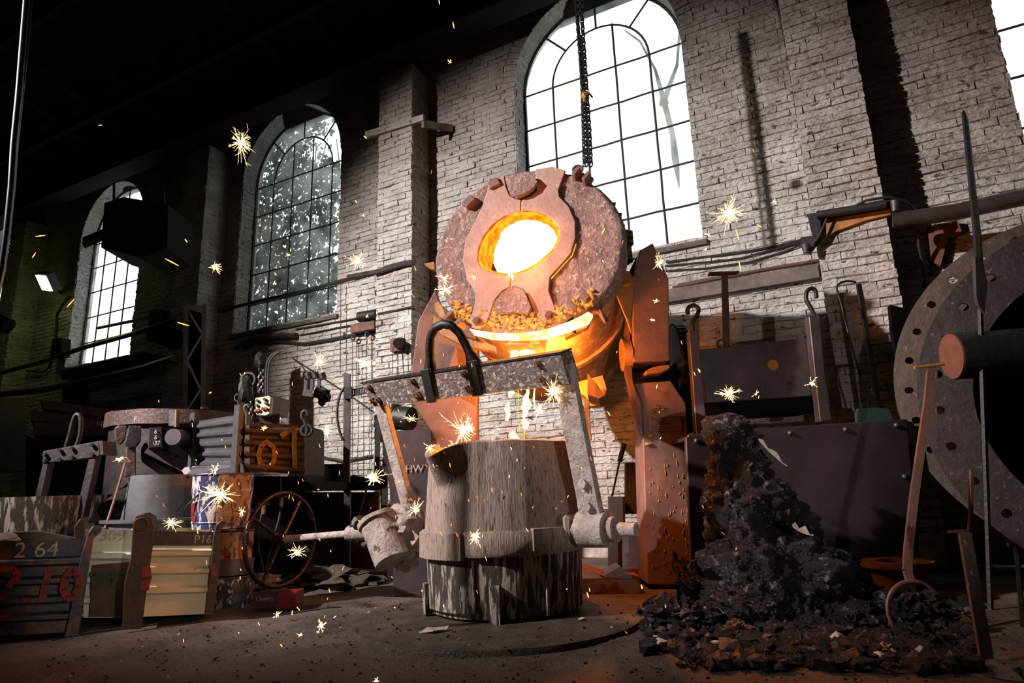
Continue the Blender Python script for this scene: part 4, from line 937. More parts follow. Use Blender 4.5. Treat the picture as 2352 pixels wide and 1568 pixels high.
# red tee bar
tb = thing('tee_bar', 'dark red steel tee bar standing behind the hooked bin', 'tee bar')
pxp([(1659, 626), (1672, 626), (1677, 797), (1663, 799)], BF + .6, .04).build('stem', M_RUST, tb); pxp([(1630, 624), (1698, 622), (1698, 626), (1630, 629)], BF + .58, .08).build('crosspiece', M_RUST, tb)
b = MB(); b.torus(P(1658, 790, BF + .3), H, .045, .014, 18, 6); b.build('ring', M_RUST, tb)
# flanged reel at the right edge
rl_ = thing('flanged_reel', 'pair of huge perforated steel flanges on a drum, filling the right edge', 'reel')
def flange(cx_, cy_, fw, ax, ay, inner, th, mat, nh, a_off, hr, name='flange'):
    c = P(cx_, cy_, fw); nrm = (-H * math.cos(ax) - RT * math.sin(ax)).normalized(); u = UP.cross(nrm).normalized()
    R = ay; b = MB(); n = 96; hole_n = nh; vs_ = []; NQ = 12
    def pt(r, a, d): return c + u * math.cos(a) * r + UP * math.sin(a) * r + nrm * d
    # annulus with real bolt holes: inner and outer strips, hole band
    Rm = (R + inner) / 2 + .05; k_ = 10
    polys = []
    da = 2 * PI / hole_n
    for h_ in range(hole_n):
        a0 = a_off + h_ * da; ac = a0 + da / 2; cc = (math.cos(ac) * Rm, math.sin(ac) * Rm)
        outer = [(R, a0 + da * k / 4) for k in range(5)] + [((R + inner) / 2, a0 + da)] + [(inner, a0 + da * (4 - k) / 4) for k in range(5)] + [((R + inner) / 2, a0)]
        op = [(r * math.cos(a), r * math.sin(a)) for r, a in outer]
        hp = []
        for q in op:
            dx, dy = q[0] - cc[0], q[1] - cc[1]; L_ = math.hypot(dx, dy); hp.append((cc[0] + dx / L_ * hr, cc[1] + dy / L_ * hr))
        m = len(op); base = len(b.v)
        for d in (0, -th):
            for q in op: b.v.append(c + u * q[0] + UP * q[1] + nrm * d)
            for q in hp: b.v.append(c + u * q[0] + UP * q[1] + nrm * d)
        for k in range(m):
            k2 = (k + 1) % m
            b.f.append((base + k, base + k2, base + m + k2, base + m + k)); b.f.append((base + 2 * m + k, base + 3 * m + k, base + 3 * m + k2, base + 2 * m + k2))
            b.f.append((base + m + k, base + m + k2, base + 3 * m + k2, base + 3 * m + k))
            if k not in (4, 5, 10, 11): b.f.append((base + k, base + 2 * m + k, base + 2 * m + k2, base + k2))
    o = b.build(name, mat, rl_); return c, nrm, u
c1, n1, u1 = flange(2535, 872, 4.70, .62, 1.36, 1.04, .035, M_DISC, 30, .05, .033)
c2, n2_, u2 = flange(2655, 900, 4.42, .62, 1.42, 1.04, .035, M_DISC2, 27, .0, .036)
b = MB(); b.lathe([(1.03, .02), (1.03, -.7), (.01, -.7)], c1, n1, 64); b.build('reel_barrel', M_BLACK, rl_, True)
dcc = P(2188, 818, 4.62); b = MB(); b.cyl(dcc, dcc + (RT * .99 - H * .156) * .8, .175, 28); b.build('hub_shaft', M_DISC2, rl_, True); b = MB(); b.cyl(dcc - (RT * .99 - H * .156) * .012, dcc, .17, 28); b.build('hub_end', M_ROD, rl_, True)
# leaning tools
def rod(name, lab, cat, pts, fws, r, mat, grp='leaning tools at the right'):
    t = thing(name, lab, cat, grp); return t
sp_ = thing('long_spoon', 'long red-brown slag spoon leaning on the reel, round bowl in the rubble', 'slag spoon', 'leaning foundry tools')
pts = [P(2139, 838, 4.3), P(2130, 930, 4.25), P(2112, 1050, 4.2), P(2098, 1150, 4.15), P(2086, 1260, 4.1), P(2084, 1310, 4.05), P(2097, 1355, 4.02)]
b = MB()
for a_, c_ in zip(pts[:-1], pts[1:]): b.bar(a_, c_ + (c_ - a_) * .02, .05, .022, RT)
b.build('handle', M_ROD, sp_)
b = MB(); b.tube([P(2100, 844, 4.29), P(2168, 836, 4.29)], .012, 8); b.build('cross_handle', M_OCHRE, sp_)
bc = P(2103, 1402, 3.98); b = MB(); vs_ = []
for j in range(9):
    a = j / 8 * PI * .5
    for i in range(32):
        t = 2 * PI * i / 32; r = .165 * math.sin(a) if j else 0.001
        vs_.append(bc + RT * r * math.cos(t) + UP * r * .95 * math.sin(t) + H * (.07 * math.cos(a)))
b.add(vs_, [(j * 32 + i, j * 32 + (i + 1) % 32, (j + 1) * 32 + (i + 1) % 32, (j + 1) * 32 + i) for j in range(8) for i in range(32)]); b.build('bowl', M_ROD, sp_, True)
b = MB(); b.torus(bc, H, .165, .012, 36, 6); b.build('bowl_rim', M_ROD, sp_, True)
b = MB()
for k in range(90): a_ = random.random() * 6.28; r_ = .15 * random.random() ** .5; b.lump(bc + RT * r_ * math.cos(a_) + UP * (r_ * math.sin(a_) - .03) - H * (.01 + .03 * random.random()), .022 + .02 * random.random(), None, 1, .6, 2, k)
o = b.build('slag_in_bowl', M_SLAG, sp_); o['kind'] = 'stuff'
cb = thing('crowbar', 'tall black pointed bar standing upright against the reel', 'bar', 'leaning foundry tools')
b = MB(); b.tube([P(2213, 256, 4.45), P(2217, 275, 4.45), P(2232, 420, 4.46), P(2243, 530, 4.46), P(2248, 600, 4.46)], [.012, .022, .024, .026, .028], 6); b.build('shaft', M_IRON, cb)
pxp([(2240, 590), (2256, 590), (2268, 650), (2262, 720), (2248, 700), (2243, 680)], 4.44, .03).build('blade', M_STEEL, cb)
b = MB(); b.tube([P(2250, 690, 4.47), P(2275, 1400, 4.6)], .02, 6); b.build('lower_shaft', M_IRON, cb)
rk = thing('slag_rake', 'grey-brown flat-bar rake with tee handle standing in front of the reel', 'rake', 'leaning foundry tools')
b = MB(); b.bar(P(2215, 1222, 3.5), P(2268, 1528, 3.36), .062, .02, RT); b.build('handle', M_DISC, rk)
b = MB(); b.tube([P(2178, 1221, 3.5), P(2222, 1218, 3.5)], .008, 6); b.build('cross_handle', M_DISC, rk)
q = P(2285, 1540, 3.34); b = MB(); b.lump(q, .24, .045, 3, .4, 3, 2); b.build('foot', M_GREYCONE, rk, False, (.01, 20))
rk = thing('hooked_rod', 'thin black rod bent at the top at the right edge', 'rod', 'leaning foundry tools')
b = MB(); b.tube([P(2315, 1250, 3.9), P(2328, 1252, 3.9), P(2336, 1275, 3.9), P(2350, 1440, 3.9)], .014, 6); b.build('shaft', M_IRON, rk)
rk = thing('thin_rake', 'thin rusty bar leaning in the shadow between the two flanges', 'bar', 'leaning foundry tools')
b = MB(); b.bar(P(2232, 1080, 4.25), P(2228, 1230, 4.25), .02, .02, RT); b.build('shaft', M_RUST, rk)
# loop rod and stick on the housing
lr = thing('loop_rod', 'thin black bent-wire loop leaning on the brick pilaster', 'wire loop', 'leaning foundry tools')
hook([(1998, 945), (1975, 860), (1950, 770), (1930, 690), (1922, 664), (1928, 651), (1948, 645), (1966, 648)], BF + .1, .010, 'wire', M_IRON, lr)
b = MB(); b.bar(P(1972, 652, BF + .1), P(2020, 945, BF + .1), .042, .03, RT); b.build('flat_bar', M_IRON, lr)
gs = solo(pxp([(1968, 950), (1972, 938), (2010, 935), (2040, 938), (2050, 958), (2050, 966), (1970, 972)], BF - .3, .04).build('shovel_blade', M_GREENSH), 'dark green shovel blade resting on the steel housing', 'shovel')
# flange pipe stub
fp = thing('pipe_stub', 'short rusty flanged pipe standing on the floor right of the slag', 'pipe stub')
fc_ = G(2080, 1400); fc_ = P(2078, 1400, 5.0); fc_.z = 0
b = MB(); zt = P(2078, 1290, 5.0).z; b.lathe([(.17, 0), (.17, zt * .3), (.185, zt * .75), (.20, zt - .03)], fc_, UP, 36); b.build('pipe_wall', M_RUST, fp, True)
b = MB(); b.lathe([(.14, zt - .03), (.245, zt - .03), (.245, zt + .012), (.14, zt + .012), (.14, zt - .03)], fc_, UP, 40); b.build('flange', M_RUST, fp, True)
# ---------------------------------------------------------------- behind the ladle, right
o = pxp([(1436, 1063), (1480, 1060), (1492, 1180), (1436, 1180)], 6.9, .05).build('steel_plate', M_STEEL); solo(o, 'upright grey steel plate behind the right furnace post', 'plate')
o = pxp([(1400, 1140), (1436, 1140), (1436, 1200), (1490, 1200), (1492, 1330), (1400, 1330)], 6.7, .12).build('steel_box', M_PANEL); solo(o, 'low dark steel box under the upright grey plate', 'box')
o = pxp([(1430, 1202), (1500, 1200), (1500, 1345), (1432, 1345)], 6.5, .04).build('angled_sheet', M_STEEL); solo(o, 'grey sheet with angular shadows right of the ladle', 'sheet')
sh = thing('bar_shovel', 'long thin rod with thick grip leaning on the wall behind the ladle', 'rod')
b = MB(); b.tube([P(1393, 1200, 7.2), P(1425, 1050, 7.2)], .012, 6); b.build('shaft', M_IRON, sh); b = MB(); b.tube([P(1423, 1060, 7.2), P(1434, 1018, 7.2)], .028, 8); b.build('grip', M_IRON, sh)
tr_ = thing('sand_trough', 'low rusty trough of burnt sand on the floor right of the ladle', 'trough')
o = pxp([(1324, 1330), (1470, 1330), (1475, 1395), (1324, 1395)], 5.75, .04).build('front_sheet', M_RUST, tr_)
b = MB(); q0, q1 = P(1324, 1330, 5.75), P(1470, 1330, 5.75); b.add([q0 - UP * .02, q1 - UP * .02, q1 + H * .45 - UP * .02, q0 + H * .45 - UP * .02], [(0, 1, 2, 3)]); o = b.build('sand', M_SAND, tr_); subdiv(o, 12); 
for v in o.data.vertices: v.co.z += .10 * noise.noise(v.co * 4) + .05
o = pxp([(1382, 1325), (1425, 1300), (1462, 1330)], 5.8, .3).build('sheet_offcut', M_STEEL, tr_)
# chalked plate left of the ladle
cpz = thing('chalked_plate', 'tall dark steel plate with chalk scribbles leaning behind the ladle', 'plate')
o = pxp([(890, 990), (990, 985), (1000, 1378), (905, 1378)], 6.0, .04).build('sheet', M_STEEL, cpz)
text('HW', P(930, 1085, 5.99), RT, UP, .10, M_CHALK, cpz)
# ================================================================== LEFT FOREGROUND: stillages, pails
def stillage(name, lab, panel, pf, ribs, posts, m_panel, m_post, depth, rib_m=None):
    """corrugated steel stillage: panel=4 px corners (tl,tr,br,bl) on depth pf; ribs as fractions; posts = polygons"""
    t = thing(name, lab, 'crate', 'steel stillages on the left'); xc = sum(q[0] for q in panel) / 4; yc = sum(q[1] for q in panel) / 4
    H = hray(xc, yc); p00 = P(xc, yc, pf); P_ = lambda x, y, o_=0.0: PL(x, y, p00 + H * o_, H); RT = Vector((H.y, -H.x, 0)); tl, tr, br, bl = [P_(x, y) for x, y in panel]
    # pressed front: profile with horizontal corrugations
    n = len(ribs); b = MB(); rows = []
    prof = [(0.0, 0.0), (.17, 0.0)]
    for r in ribs: prof += [(r - .03, 0.0), (r, -.035), (r + .045, -.035), (r + .075, 0.0)]
    prof += [(1.0, 0.0)]; prof = sorted(set(prof)); vs_ = []
    for v, d in prof:
        vs_ += [tl.lerp(bl, v) + H * d, tr.lerp(br, v) + H * d, tr.lerp(br, v) + H * (d + .012), tl.lerp(bl, v) + H * (d + .012)]
    fs = []
    for k in range(len(prof) - 1):
        o_ = k * 4; fs += [(o_, o_ + 1, o_ + 5, o_ + 4), (o_ + 3, o_ + 7, o_ + 6, o_ + 2), (o_ + 1, o_ + 2, o_ + 6, o_ + 5), (o_, o_ + 4, o_ + 7, o_ + 3)]
    fs += [(0, 3, 2, 1), (len(vs_) - 4, len(vs_) - 3, len(vs_) - 2, len(vs_) - 1)]; b.add(vs_, fs); b.build('front_panel', m_panel, t)
    for s0, s1 in ((tl, bl), (tr, br)):
        b = MB(); off = (RT * .004 if s0 is tl else -RT * .004); b.prism([s0 + H * .02, s1 + H * .02, s1 + H * depth, s0 + H * depth], off); b.build('side_panel', m_panel, t)
    b = MB(); b.prism([tl + H * depth, tr + H * depth, br + H * depth, bl + H * depth], H * .012); b.build('back_panel', m_panel, t)
    b = MB(); b.prism([bl + H * .02, br + H * .02, br + H * depth, bl + H * depth], UP * .02); b.build('base_panel', m_panel, t)
    for px in posts:
        b = MB(); b.prism([P_(x, y, -.06) for x, y in px], H * .05); o = b.build('corner_post', m_post, t); bevel(o, .006)
        b = MB(); b.prism([P_(x, y, -.06) + H * depth for x, y in px], H * .05); b.build('corner_post', m_post, t)
    return t, tl, tr, bl, br, (p00, H)
A1 = stillage('steel_stillage', 'blue and rust corrugated steel crate with chalked 2 64 at the left edge', [(-60, 1244), (200, 1236), (160, 1452), (-60, 1462)], 4.72, [.22, .42, .62, .80],
              [[(203, 1222), (214, 1207), (235, 1206), (232, 1222), (216, 1236), (205, 1300), (180, 1466), (146, 1470), (165, 1380), (185, 1280)]], M_BLUE, M_BLUE, .75)
t, tl, tr, bl, br, DD = A1; u = (tr - tl).normalized(); v = (tl - bl).normalized()
text('2 64', PL(28, 1281, DD[0] - DD[1] * .01, DD[1]), u, v, .15, M_CHALK, t)
def daub(pts, fw, r, mat, parent, flat=.25, D=None):
    if D:
        b = MB()
        for a_, c_ in zip(pts[:-1], pts[1:]):
            p, q = PL(*a_, D[0] + D[1] * fw, D[1]), PL(*c_, D[0] + D[1] * fw, D[1]); b.bar(p, q + (q - p).normalized() * r * .5, r * 2, .003, (q - p).cross(D[1]))
        return b.build('paint_mark', mat, parent)
    if False: pass
    """brushed paint mark: a thin flattened ribbon standing a hair proud of the sheet"""
    b = MB()
    for a_, c_ in zip(pts[:-1], pts[1:]):
        p, q = P(a_[0], a_[1], fw), P(c_[0], c_[1], fw); b.bar(p, q + (q - p).normalized() * r * .5, r * 2, .003, (q - p).cross(H))
    return b.build('paint_mark', mat, parent)
daub([(168, 1306), (180, 1320), (182, 1345), (172, 1368), (156, 1374), (146, 1355), (150, 1328), (164, 1310)], -.075, .025, M_RED, t, D=DD)
daub([(112, 1312), (104, 1340), (98, 1375)], -.045, .022, M_RED, t, D=DD); daub([(-5, 1308), (30, 1306), (42, 1322), (20, 1345)], -.045, .02, M_RED, t, D=DD)
A2 = stillage('steel_stillage', 'white and dark green crate between the blue crate and the cream one, chalked 309', [(185, 1216), (306, 1217), (300, 1418), (192, 1418)], 5.12, [.28, .55, .78],
              [[(170, 1210), (184, 1190), (194, 1192), (196, 1216), (190, 1300), (186, 1440), (172, 1440)]], M_WHITEP, M_BROWNP, .75)
t, tl, tr, bl, br, DD = A2
o = plp([(212, 1297), (300, 1290), (300, 1416), (205, 1416)], DD[0], DD[1], .008, .05).build('dark_lower_sheet', M_BROWNP, t)
text('309', PL(226, 1242, DD[0] - DD[1] * .01, DD[1]), (tr - tl), UP, .12, M_CHALK, t)
for q in ([(214, 1318), (214, 1350)], [(232, 1318), (232, 1350)], [(252, 1316), (252, 1350)], [(254, 1334), (272, 1316)], [(254, 1334), (274, 1350)], [(206, 1318), (298, 1314)]):
    daub(q, -.055, .016, M_DKGRN, t, D=DD)
A3 = stillage('steel_stillage', 'cream fronted crate with rusty posts chalked P16 beside the paint pails', [(330, 1219), (492, 1221), (484, 1409), (328, 1416)], 5.02, [.24, .45, .68],
              [[(306, 1196), (312, 1184), (332, 1180), (350, 1190), (354, 1214), (350, 1260), (340, 1330), (325, 1444), (280, 1446), (285, 1340), (300, 1280)],
               [(490, 1228), (496, 1205), (508, 1194), (522, 1193), (518, 1204), (506, 1216), (505, 1300), (490, 1414), (472, 1414), (480, 1330)]], M_CREAM, M_BROWNP, .75)
t, tl, tr, bl, br, DD = A3
plp([(330, 1219), (492, 1221), (490, 1252), (334, 1252)], DD[0], DD[1], .025, .05).build('top_rail', M_BROWNP, t)
text('P16', PL(444, 1247, DD[0] - DD[1] * .053, DD[1]), (tr - tl), UP, .085, M_CHALK, t)
b = MB(); b.torus(PL(324, 1203, DD[0] - DD[1] * .06, DD[1]), DD[1], .042, .010, 20, 6); b.build('lifting_eye', M_BROWNP, t)
daub([(334, 1300), (338, 1325), (332, 1350)], -.075, .03, M_RED, t, D=DD); daub([(488, 1295), (492, 1320)], -.075, .02, M_RED, t, D=DD)
# sheets and slab on the blue crate
b = MB(); q = P(15, 1240, 5.0); b.lump(q, .20, .05, 3, .3, 2, 7); solo(b.build('stone_slab', M_SAND), 'reddish sandy slab lying on the blue crate at the left edge', 'slab')
solo(pxp([(30, 1222), (95, 1221), (195, 1240), (190, 1246), (60, 1238)], 5.0, .25).build('bent_sheet', M_STEEL), 'bent grey metal sheet lying across the blue crate', 'sheet')
# paint pails
def pail(name, lab, x0, x1, yt, yb, fw, m, rim=True, taper=.93, grp='spattered paint pails', handle=False):
    t = thing(name, lab, 'pail', grp); ct, cb_ = P((x0 + x1) / 2, yt, fw), P((x0 + x1) / 2, yb, fw); c = cb_.copy(); hgt = ct.z - cb_.z; c.x = (ct.x + cb_.x) / 2; c.y = (ct.y + cb_.y) / 2
    R = (P(x1, yt, fw) - P(x0, yt, fw)).length / 2 * .99; b = MB(); pf = []
    n = 10
    for k in range(n + 1):
        z = hgt * k / n; r = R * (taper + (1 - taper) * k / n); r += .006 if k in (3, 7) else 0; pf.append((r, z))
    pf = [(.01, 0)] + pf + [(R - .008, hgt), (R - .01, hgt - .12), (.01, hgt - .13)]
    b.lathe(pf, c, UP, 56); b.build('pail_body', m, t, True)
    b = MB(); b.torus(c + UP * hgt, UP, R, .009, 48, 6); b.build('rim', M_STEEL if rim else m, t, True)
    b = MB(); b.torus(c + UP * hgt * .12, UP, R * (taper + .012), .007, 48, 6); b.build('bead', m, t, True)
    return t, c, R, hgt
pail('paint_pail', 'dark blue spattered pail at the bottom of the stack beside the cream crate', 494, 580, 1322, 1400, 5.78, M_DRUML)
t, c, R, hg = pail('paint_pail', 'rusty orange spattered pail with steel collar in the middle of the stack', 500, 578, 1218, 1318, 5.78, M_DRUMO)
b = MB(); b.lathe([(R * .98, 0), (R * 1.10, .005), (R * 1.10, .13), (R * .98, .135)], c + UP * .0, UP, 48); b.build('steel_collar', M_STEEL, t, True)
o = daub([(512, 1262), (524, 1275), (520, 1295), (508, 1300)], 5.78 - R - .0, .03, M_RED, t)
t, c, R, hg = pail('paint_pail', 'big blue, white and red spattered pail on top, rust showing on its right', 445, 576, 1090, 1212, 5.62, M_DRUMB, taper=.9)
b = MB(); a0 = math.atan2(-.45, .9)
def pailpatch(t, c, R, hgt, d0, d1, z0, z1, mat, name, k_=1.006):
    b = MB(); n = 12; vs_ = []
    for k in range(n + 1):
        a = math.radians(d0 + (d1 - d0) * k / n); d = ldir(a)
        for z in (z0, (z0 + z1) / 2, z1):
            r = R * (.9 + .1 * z) * k_ + .004; w = .03 * noise.noise(Vector((a * 3, z * 4, R))); vs_.append(c + d * r + UP * (hgt * z + w))
    fs = [(k * 3 + j, (k + 1) * 3 + j, (k + 1) * 3 + j + 1, k * 3 + j + 1) for k in range(n) for j in range(2)]
    b.add(vs_, fs); return b.build(name, mat, t, True)
pailpatch(t, c, R, hg, 285, 355, .04, .97, M_DRUMO, 'rusty_side'); pailpatch(t, c, R, hg, 210, 238, .15, .50, M_RED, 'red_paint_patch')
hook([(462, 1130), (440, 1150), (425, 1168), (432, 1160), (470, 1122)], 5.4, .006, 'wire_handle', M_IRON, t)
# purple sweet tin / carton
t = thing('sweet_carton', 'purple and red printed carton on the floor under the hand wheel', 'carton')
q0 = P(644, 1400, 5.6); q0.z = 0.012; b = MB(); b.box(q0 + UP * .06 - RT * .09, .20, .20, .12, RT, H, UP); b.build('purple_part', M_PURPLE, t); b = MB(); b.box(q0 + UP * .06 + RT * .085, .15, .20, .12, RT, H, UP); b.build('red_part', M_REDC, t)
text('Quality', q0 + UP * .06 - RT * .17 - H * .103, RT, UP, .05, M_OCHRE, t)
# grey sleeve on a base, bucket of clinker, rods
t = thing('riser_sleeve', 'grey tapered sleeve standing on a blue-grey base ring behind the crates', 'sleeve')
c = P(372, 1190, 6.0); zt = P(372, 1092, 6.0).z; b = MB(); b.lathe([(.01, 0), (.33, .0), (.29, zt - c.z), (.27, zt - c.z), (.25, zt - c.z - .1), (.01, zt - c.z - .1)], c, UP, 48); b.build('sleeve', M_GREYCONE, t, True)
cb2 = c.copy(); cb2.z = .0; b = MB(); b.lathe([(.01, 0), (.46, 0), (.46, c.z - .03), (.49, c.z - .02), (.49, c.z + .005), (.01, c.z + .005)], cb2, UP, 48); b.build('base_ring', M_GREYCONE, t, True)
b = MB(); 
for k in range(60): b.lump(Vector((c.x, c.y, zt - .03)) + RT * (.5 * random.random() - .25) + H * (.3 * random.random() - .15), .035, .03, 1, .5, 2, k)
o = b.build('clinker_fill', M_SLAG, t); o['kind'] = 'stuff'
t = thing('tipped_bucket', 'tipped bucket spilling black clinker beside the grey sleeve', 'bucket')
p0, p1 = P(282, 1170, 5.9), P(318, 1130, 6.1); b = MB(); b.lathe([(.13, 0), (.17, .32), (.155, .32), (.12, .02)], p1, (p0 - p1).normalized(), 32); b.build('bucket_body', M_IRON, t, True)
b = MB()
for k in range(40): b.lump(p0 + RT * (.24 * random.random() - .06) + UP * (.22 * random.random() - .1), .03, None, 1, .5, 2, k)
o = b.build('clinker_fill', M_SLAG, t); o['kind'] = 'stuff'
t = thing('poker_rod', 'thin poker leaning between the small ladle and the grey sleeve', 'rod'); b = MB(); b.tube([P(241, 1214, 5.6), P(262, 1150, 5.7), P(288, 1062, 5.8)], .013, 6); b.build('shaft', M_ROD, t); b = MB(); b.tube([P(268, 1054, 5.8), P(292, 1052, 5.8), P(300, 1062, 5.8)], .012, 6); b.build('tip', M_ROD, t)
# small ladle with bail at left
t = thing('small_ladle', 'smaller crusted ladle with bolted bail and loop at the left', 'ladle')
SFW = 6.0; c = P(115, 1300, SFW + .1); c.z = 0; zt = P(115, 1140, SFW).z
b = MB(); b.lathe([(.01, 0), (.50, 0), (.56, zt), (.53, zt), (.49, zt - .15), (.01, zt - .15)], c, UP, 64); b.build('ladle_body', M_LADLE, t, True)
o = pxp([(97, 1036), (228, 1012), (230, 1044), (222, 1050), (98, 1064)], SFW - .25, .04).build('crossbeam', M_FLASKD, t); bevel(o, .006)
b = MB(); b.prism([P(228, 1012, SFW - .25), P(230, 1044, SFW - .25), P(230, 1044, SFW - .25) + H * .2, P(228, 1012, SFW - .25) + H * .2], RT * .03); b.build('beam_end', M_BROWNP, t)
for px in ([(98, 1062), (112, 1062), (95, 1140), (80, 1140)], [(205, 1046), (222, 1048), (190, 1190), (176, 1200), (180, 1150)]):
    o = pxp(px, SFW - .24, .08).build('bail_arm', M_FLASKD, t); bevel(o, .005)
hook([(152, 1026), (160, 1000), (168, 968), (174, 954), (182, 953), (186, 966), (184, 1000), (176, 1024)], SFW - .22, .022, 'lifting_loop', M_IRON, t)
for (x, y) in ((104, 1044), (104, 1058), (138, 1034), (138, 1056), (166, 1030), (166, 1050), (212, 1022), (212, 1044)):
    b = MB(); b.bolt(P(x, y, SFW - .26), -H, .018, .02); b.build('bolt', M_IRON, t)
# moulding pot
t = thing('moulding_pot', 'big round iron casting with thick flange, chalk marks and trunnion block', 'casting')
MF = 7.2; c = P(395, 1100, MF + .55); c.z = 0; zt = P(395, 975, MF).z; zr = P(395, 942, MF).z; Rp = (P(545, 980, MF + .5) - P(262, 980, MF + .5)).length / 2
b = MB(); b.lathe([(.01, 0), (Rp * .9, 0), (Rp * .93, zt)], c, UP, 72); b.build('pot_body', M_FLASKD, t, True)
b = MB(); b.lathe([(Rp * .9, zt), (Rp, zt), (Rp * 1.0, zr), (Rp * .8, zr + .01), (.01, zr + .01)], c, UP, 72); b.build('flange_rim', M_FLASK, t, True, (.008, 7))
o = pxp([(262, 984), (272, 976), (292, 978), (288, 1008), (276, 1020), (266, 1010)], MF - .5, .2).build('lug', M_FLASK, t); bevel(o, .01)
o = pxp([(296, 976), (325, 978), (324, 1010), (312, 1026), (296, 1030), (286, 1016), (292, 996)], MF - .55, .25).build('lug', M_FLASKD, t); bevel(o, .01)
o = pxp([(290, 1026), (312, 1028), (312, 1094), (286, 1094)], MF - .5, .15).build('leg', M_FLASK, t); bevel(o, .008)
o = pxp([(342, 982), (372, 981), (371, 1027), (340, 1029)], MF - .62, .3).build('trunnion_block', M_STEEL, t); bevel(o, .006)
o = pxp([(372, 981), (445, 983), (444, 1074), (408, 1074), (372, 1026)], MF - .5, .3).build('block_side', M_BLACK, t)
b = MB(); q = P(397, 1003, MF - .7); b.cyl(q, q + H * .3, .085, 24); b.build('trunnion', M_STEEL, t, True)
o = pxp([(388, 940), (405, 940), (404, 980), (386, 978)], MF - .62, .08).build('clamp', M_GREYCR, t); bevel(o, .004)
pxp([(402, 942), (405, 940), (404, 980), (401, 980)], MF - .625, .02).build('yellow_edge', M_YEL, t)
b = MB(); b.bar(P(340, 1030, MF - .5), P(430, 1075, MF - .4), .1, .06, UP); b.build('strut', M_FLASKD, t)
for i, s_ in enumerate(('56', '36', '437')): text(s_, P(347, 996 + i * 13, MF - .625), RT, UP, .062, M_CHALK, t)
text('F', P(306, 968, MF - .57), RT, UP, .08, M_CHALK, t)
for (x, y) in ((357, 944), (468, 940)): b = MB(); b.cyl(P(x, y, MF), P(x, y - 5, MF), .04, 10); b.build('bolt', M_IRON, t)
# corrugated bin '01'
t = thing('corrugated_bin', 'grey ribbed steel bin with yellow 01 sprayed on its shaded front', 'steel bin')
CF = 7.0
e0_, e1_ = (448, 968, 7.5), (560, 950, 6.9)
def pq(s, y0, y1, v):    # left side, receding
    x = 448 + (560 - 448) * s; f = 6.8 + (6.2 - 6.8) * s; yt = 968 + (950 - 968) * s; yb = 1072 + (1078 - 1072) * s; return P(x, yt + (yb - yt) * v, f)
lt_, rt_, rb_, lb_ = pq(0, 0, 0, 0), pq(1, 0, 0, 0), pq(1, 0, 0, 1), pq(0, 0, 0, 1)
nn = (rt_ - lt_).cross(UP).normalized(); nn = nn if nn.dot(H) < 0 else -nn
def corr(a, c_, d, e, n_, name, mat, nrm):   # a tl, c tr, d br, e bl
    b = MB(); vs_ = []; K = n_ * 4
    for k in range(K + 1):
        v = k / K; o_ = nrm * (.0 if k % 4 in (0, 1) else .03); vs_ += [a.lerp(e, v) + o_, c_.lerp(d, v) + o_]
    b.add(vs_ + [q - nrm * .012 for q in vs_], [(2 * k, 2 * k + 1, 2 * k + 3, 2 * k + 2) for k in range(K)] + [(2 * (K + 1) + 2 * k, 2 * (K + 1) + 2 * k + 2, 2 * (K + 1) + 2 * k + 3, 2 * (K + 1) + 2 * k + 1) for k in range(K)]); return b.build(name, mat, t)
corr(lt_, rt_, rb_, lb_, 5, 'side_panel', M_GREYCR, nn)
for q, w in ((lt_, -.02), (rt_, .0)):
    b = MB(); d = (rt_ - lt_).normalized(); q2 = q.copy(); zb_ = rb_.z; b.box(Vector((q.x, q.y, (q.z + zb_) / 2 + .03)) + d * (.03 if w else -.05) + nn * .02, .1, .06, q.z - zb_ + .12, d, nn, UP); b.build('corner_post', M_GREYCR, t)
b = MB(); b.prism([P(412, 1074, 6.75), P(448, 1070, 6.72), P(558, 1066, 6.16), P(560, 1090, 6.16), P(425, 1092, 6.7)], H * .05); b.build('bottom_rail', M_GREYCR, t)
fr = [P(562, 972, 6.2), P(698, 975, 6.55), P(698, 1090, 6.55), P(562, 1080, 6.2)]; n3 = (fr[1] - fr[0]).cross(UP).normalized(); n3 = n3 if n3.dot(H) < 0 else -n3
corr(*fr, 4, 'front_panel', M_BROWNP, n3)
b = MB(); b.prism([fr[1], fr[2], fr[2] + H * .7, fr[1] + H * .7], -RT * .02); b.build('side_panel', M_BROWNP, t)
b = MB(); b.prism([P(560, 952, 6.2), P(572, 952, 6.2), P(574, 1090, 6.2), P(562, 1090, 6.2)], H * .06); b.build('corner_post', M_BROWNP, t)
def daub2(pts, r):
    b = MB()
    for a_, c_ in zip(pts[:-1], pts[1:]):
        p, q = PL(*a_, fr[0] + n3 * .04, n3), PL(*c_, fr[0] + n3 * .04, n3); b.bar(p, q + (q - p).normalized() * r * .5, r * 2, .004, (q - p).cross(n3))
    b.build('paint_mark', M_YEL, t)
daub2([(612, 1014), (600, 1025), (594, 1045), (598, 1065), (610, 1074), (624, 1068), (631, 1050), (628, 1026), (612, 1014)], .022)
daub2([(646, 1002), (662, 990), (676, 984), (676, 1020), (677, 1074)], .024)
solo(pxp([(440, 1092), (698, 1094), (700, 1330), (440, 1330)], 6.75, .5).build('bin_stand', M_BLACK), 'black block stand in the shadows under the yellow 01 bin', 'stand')
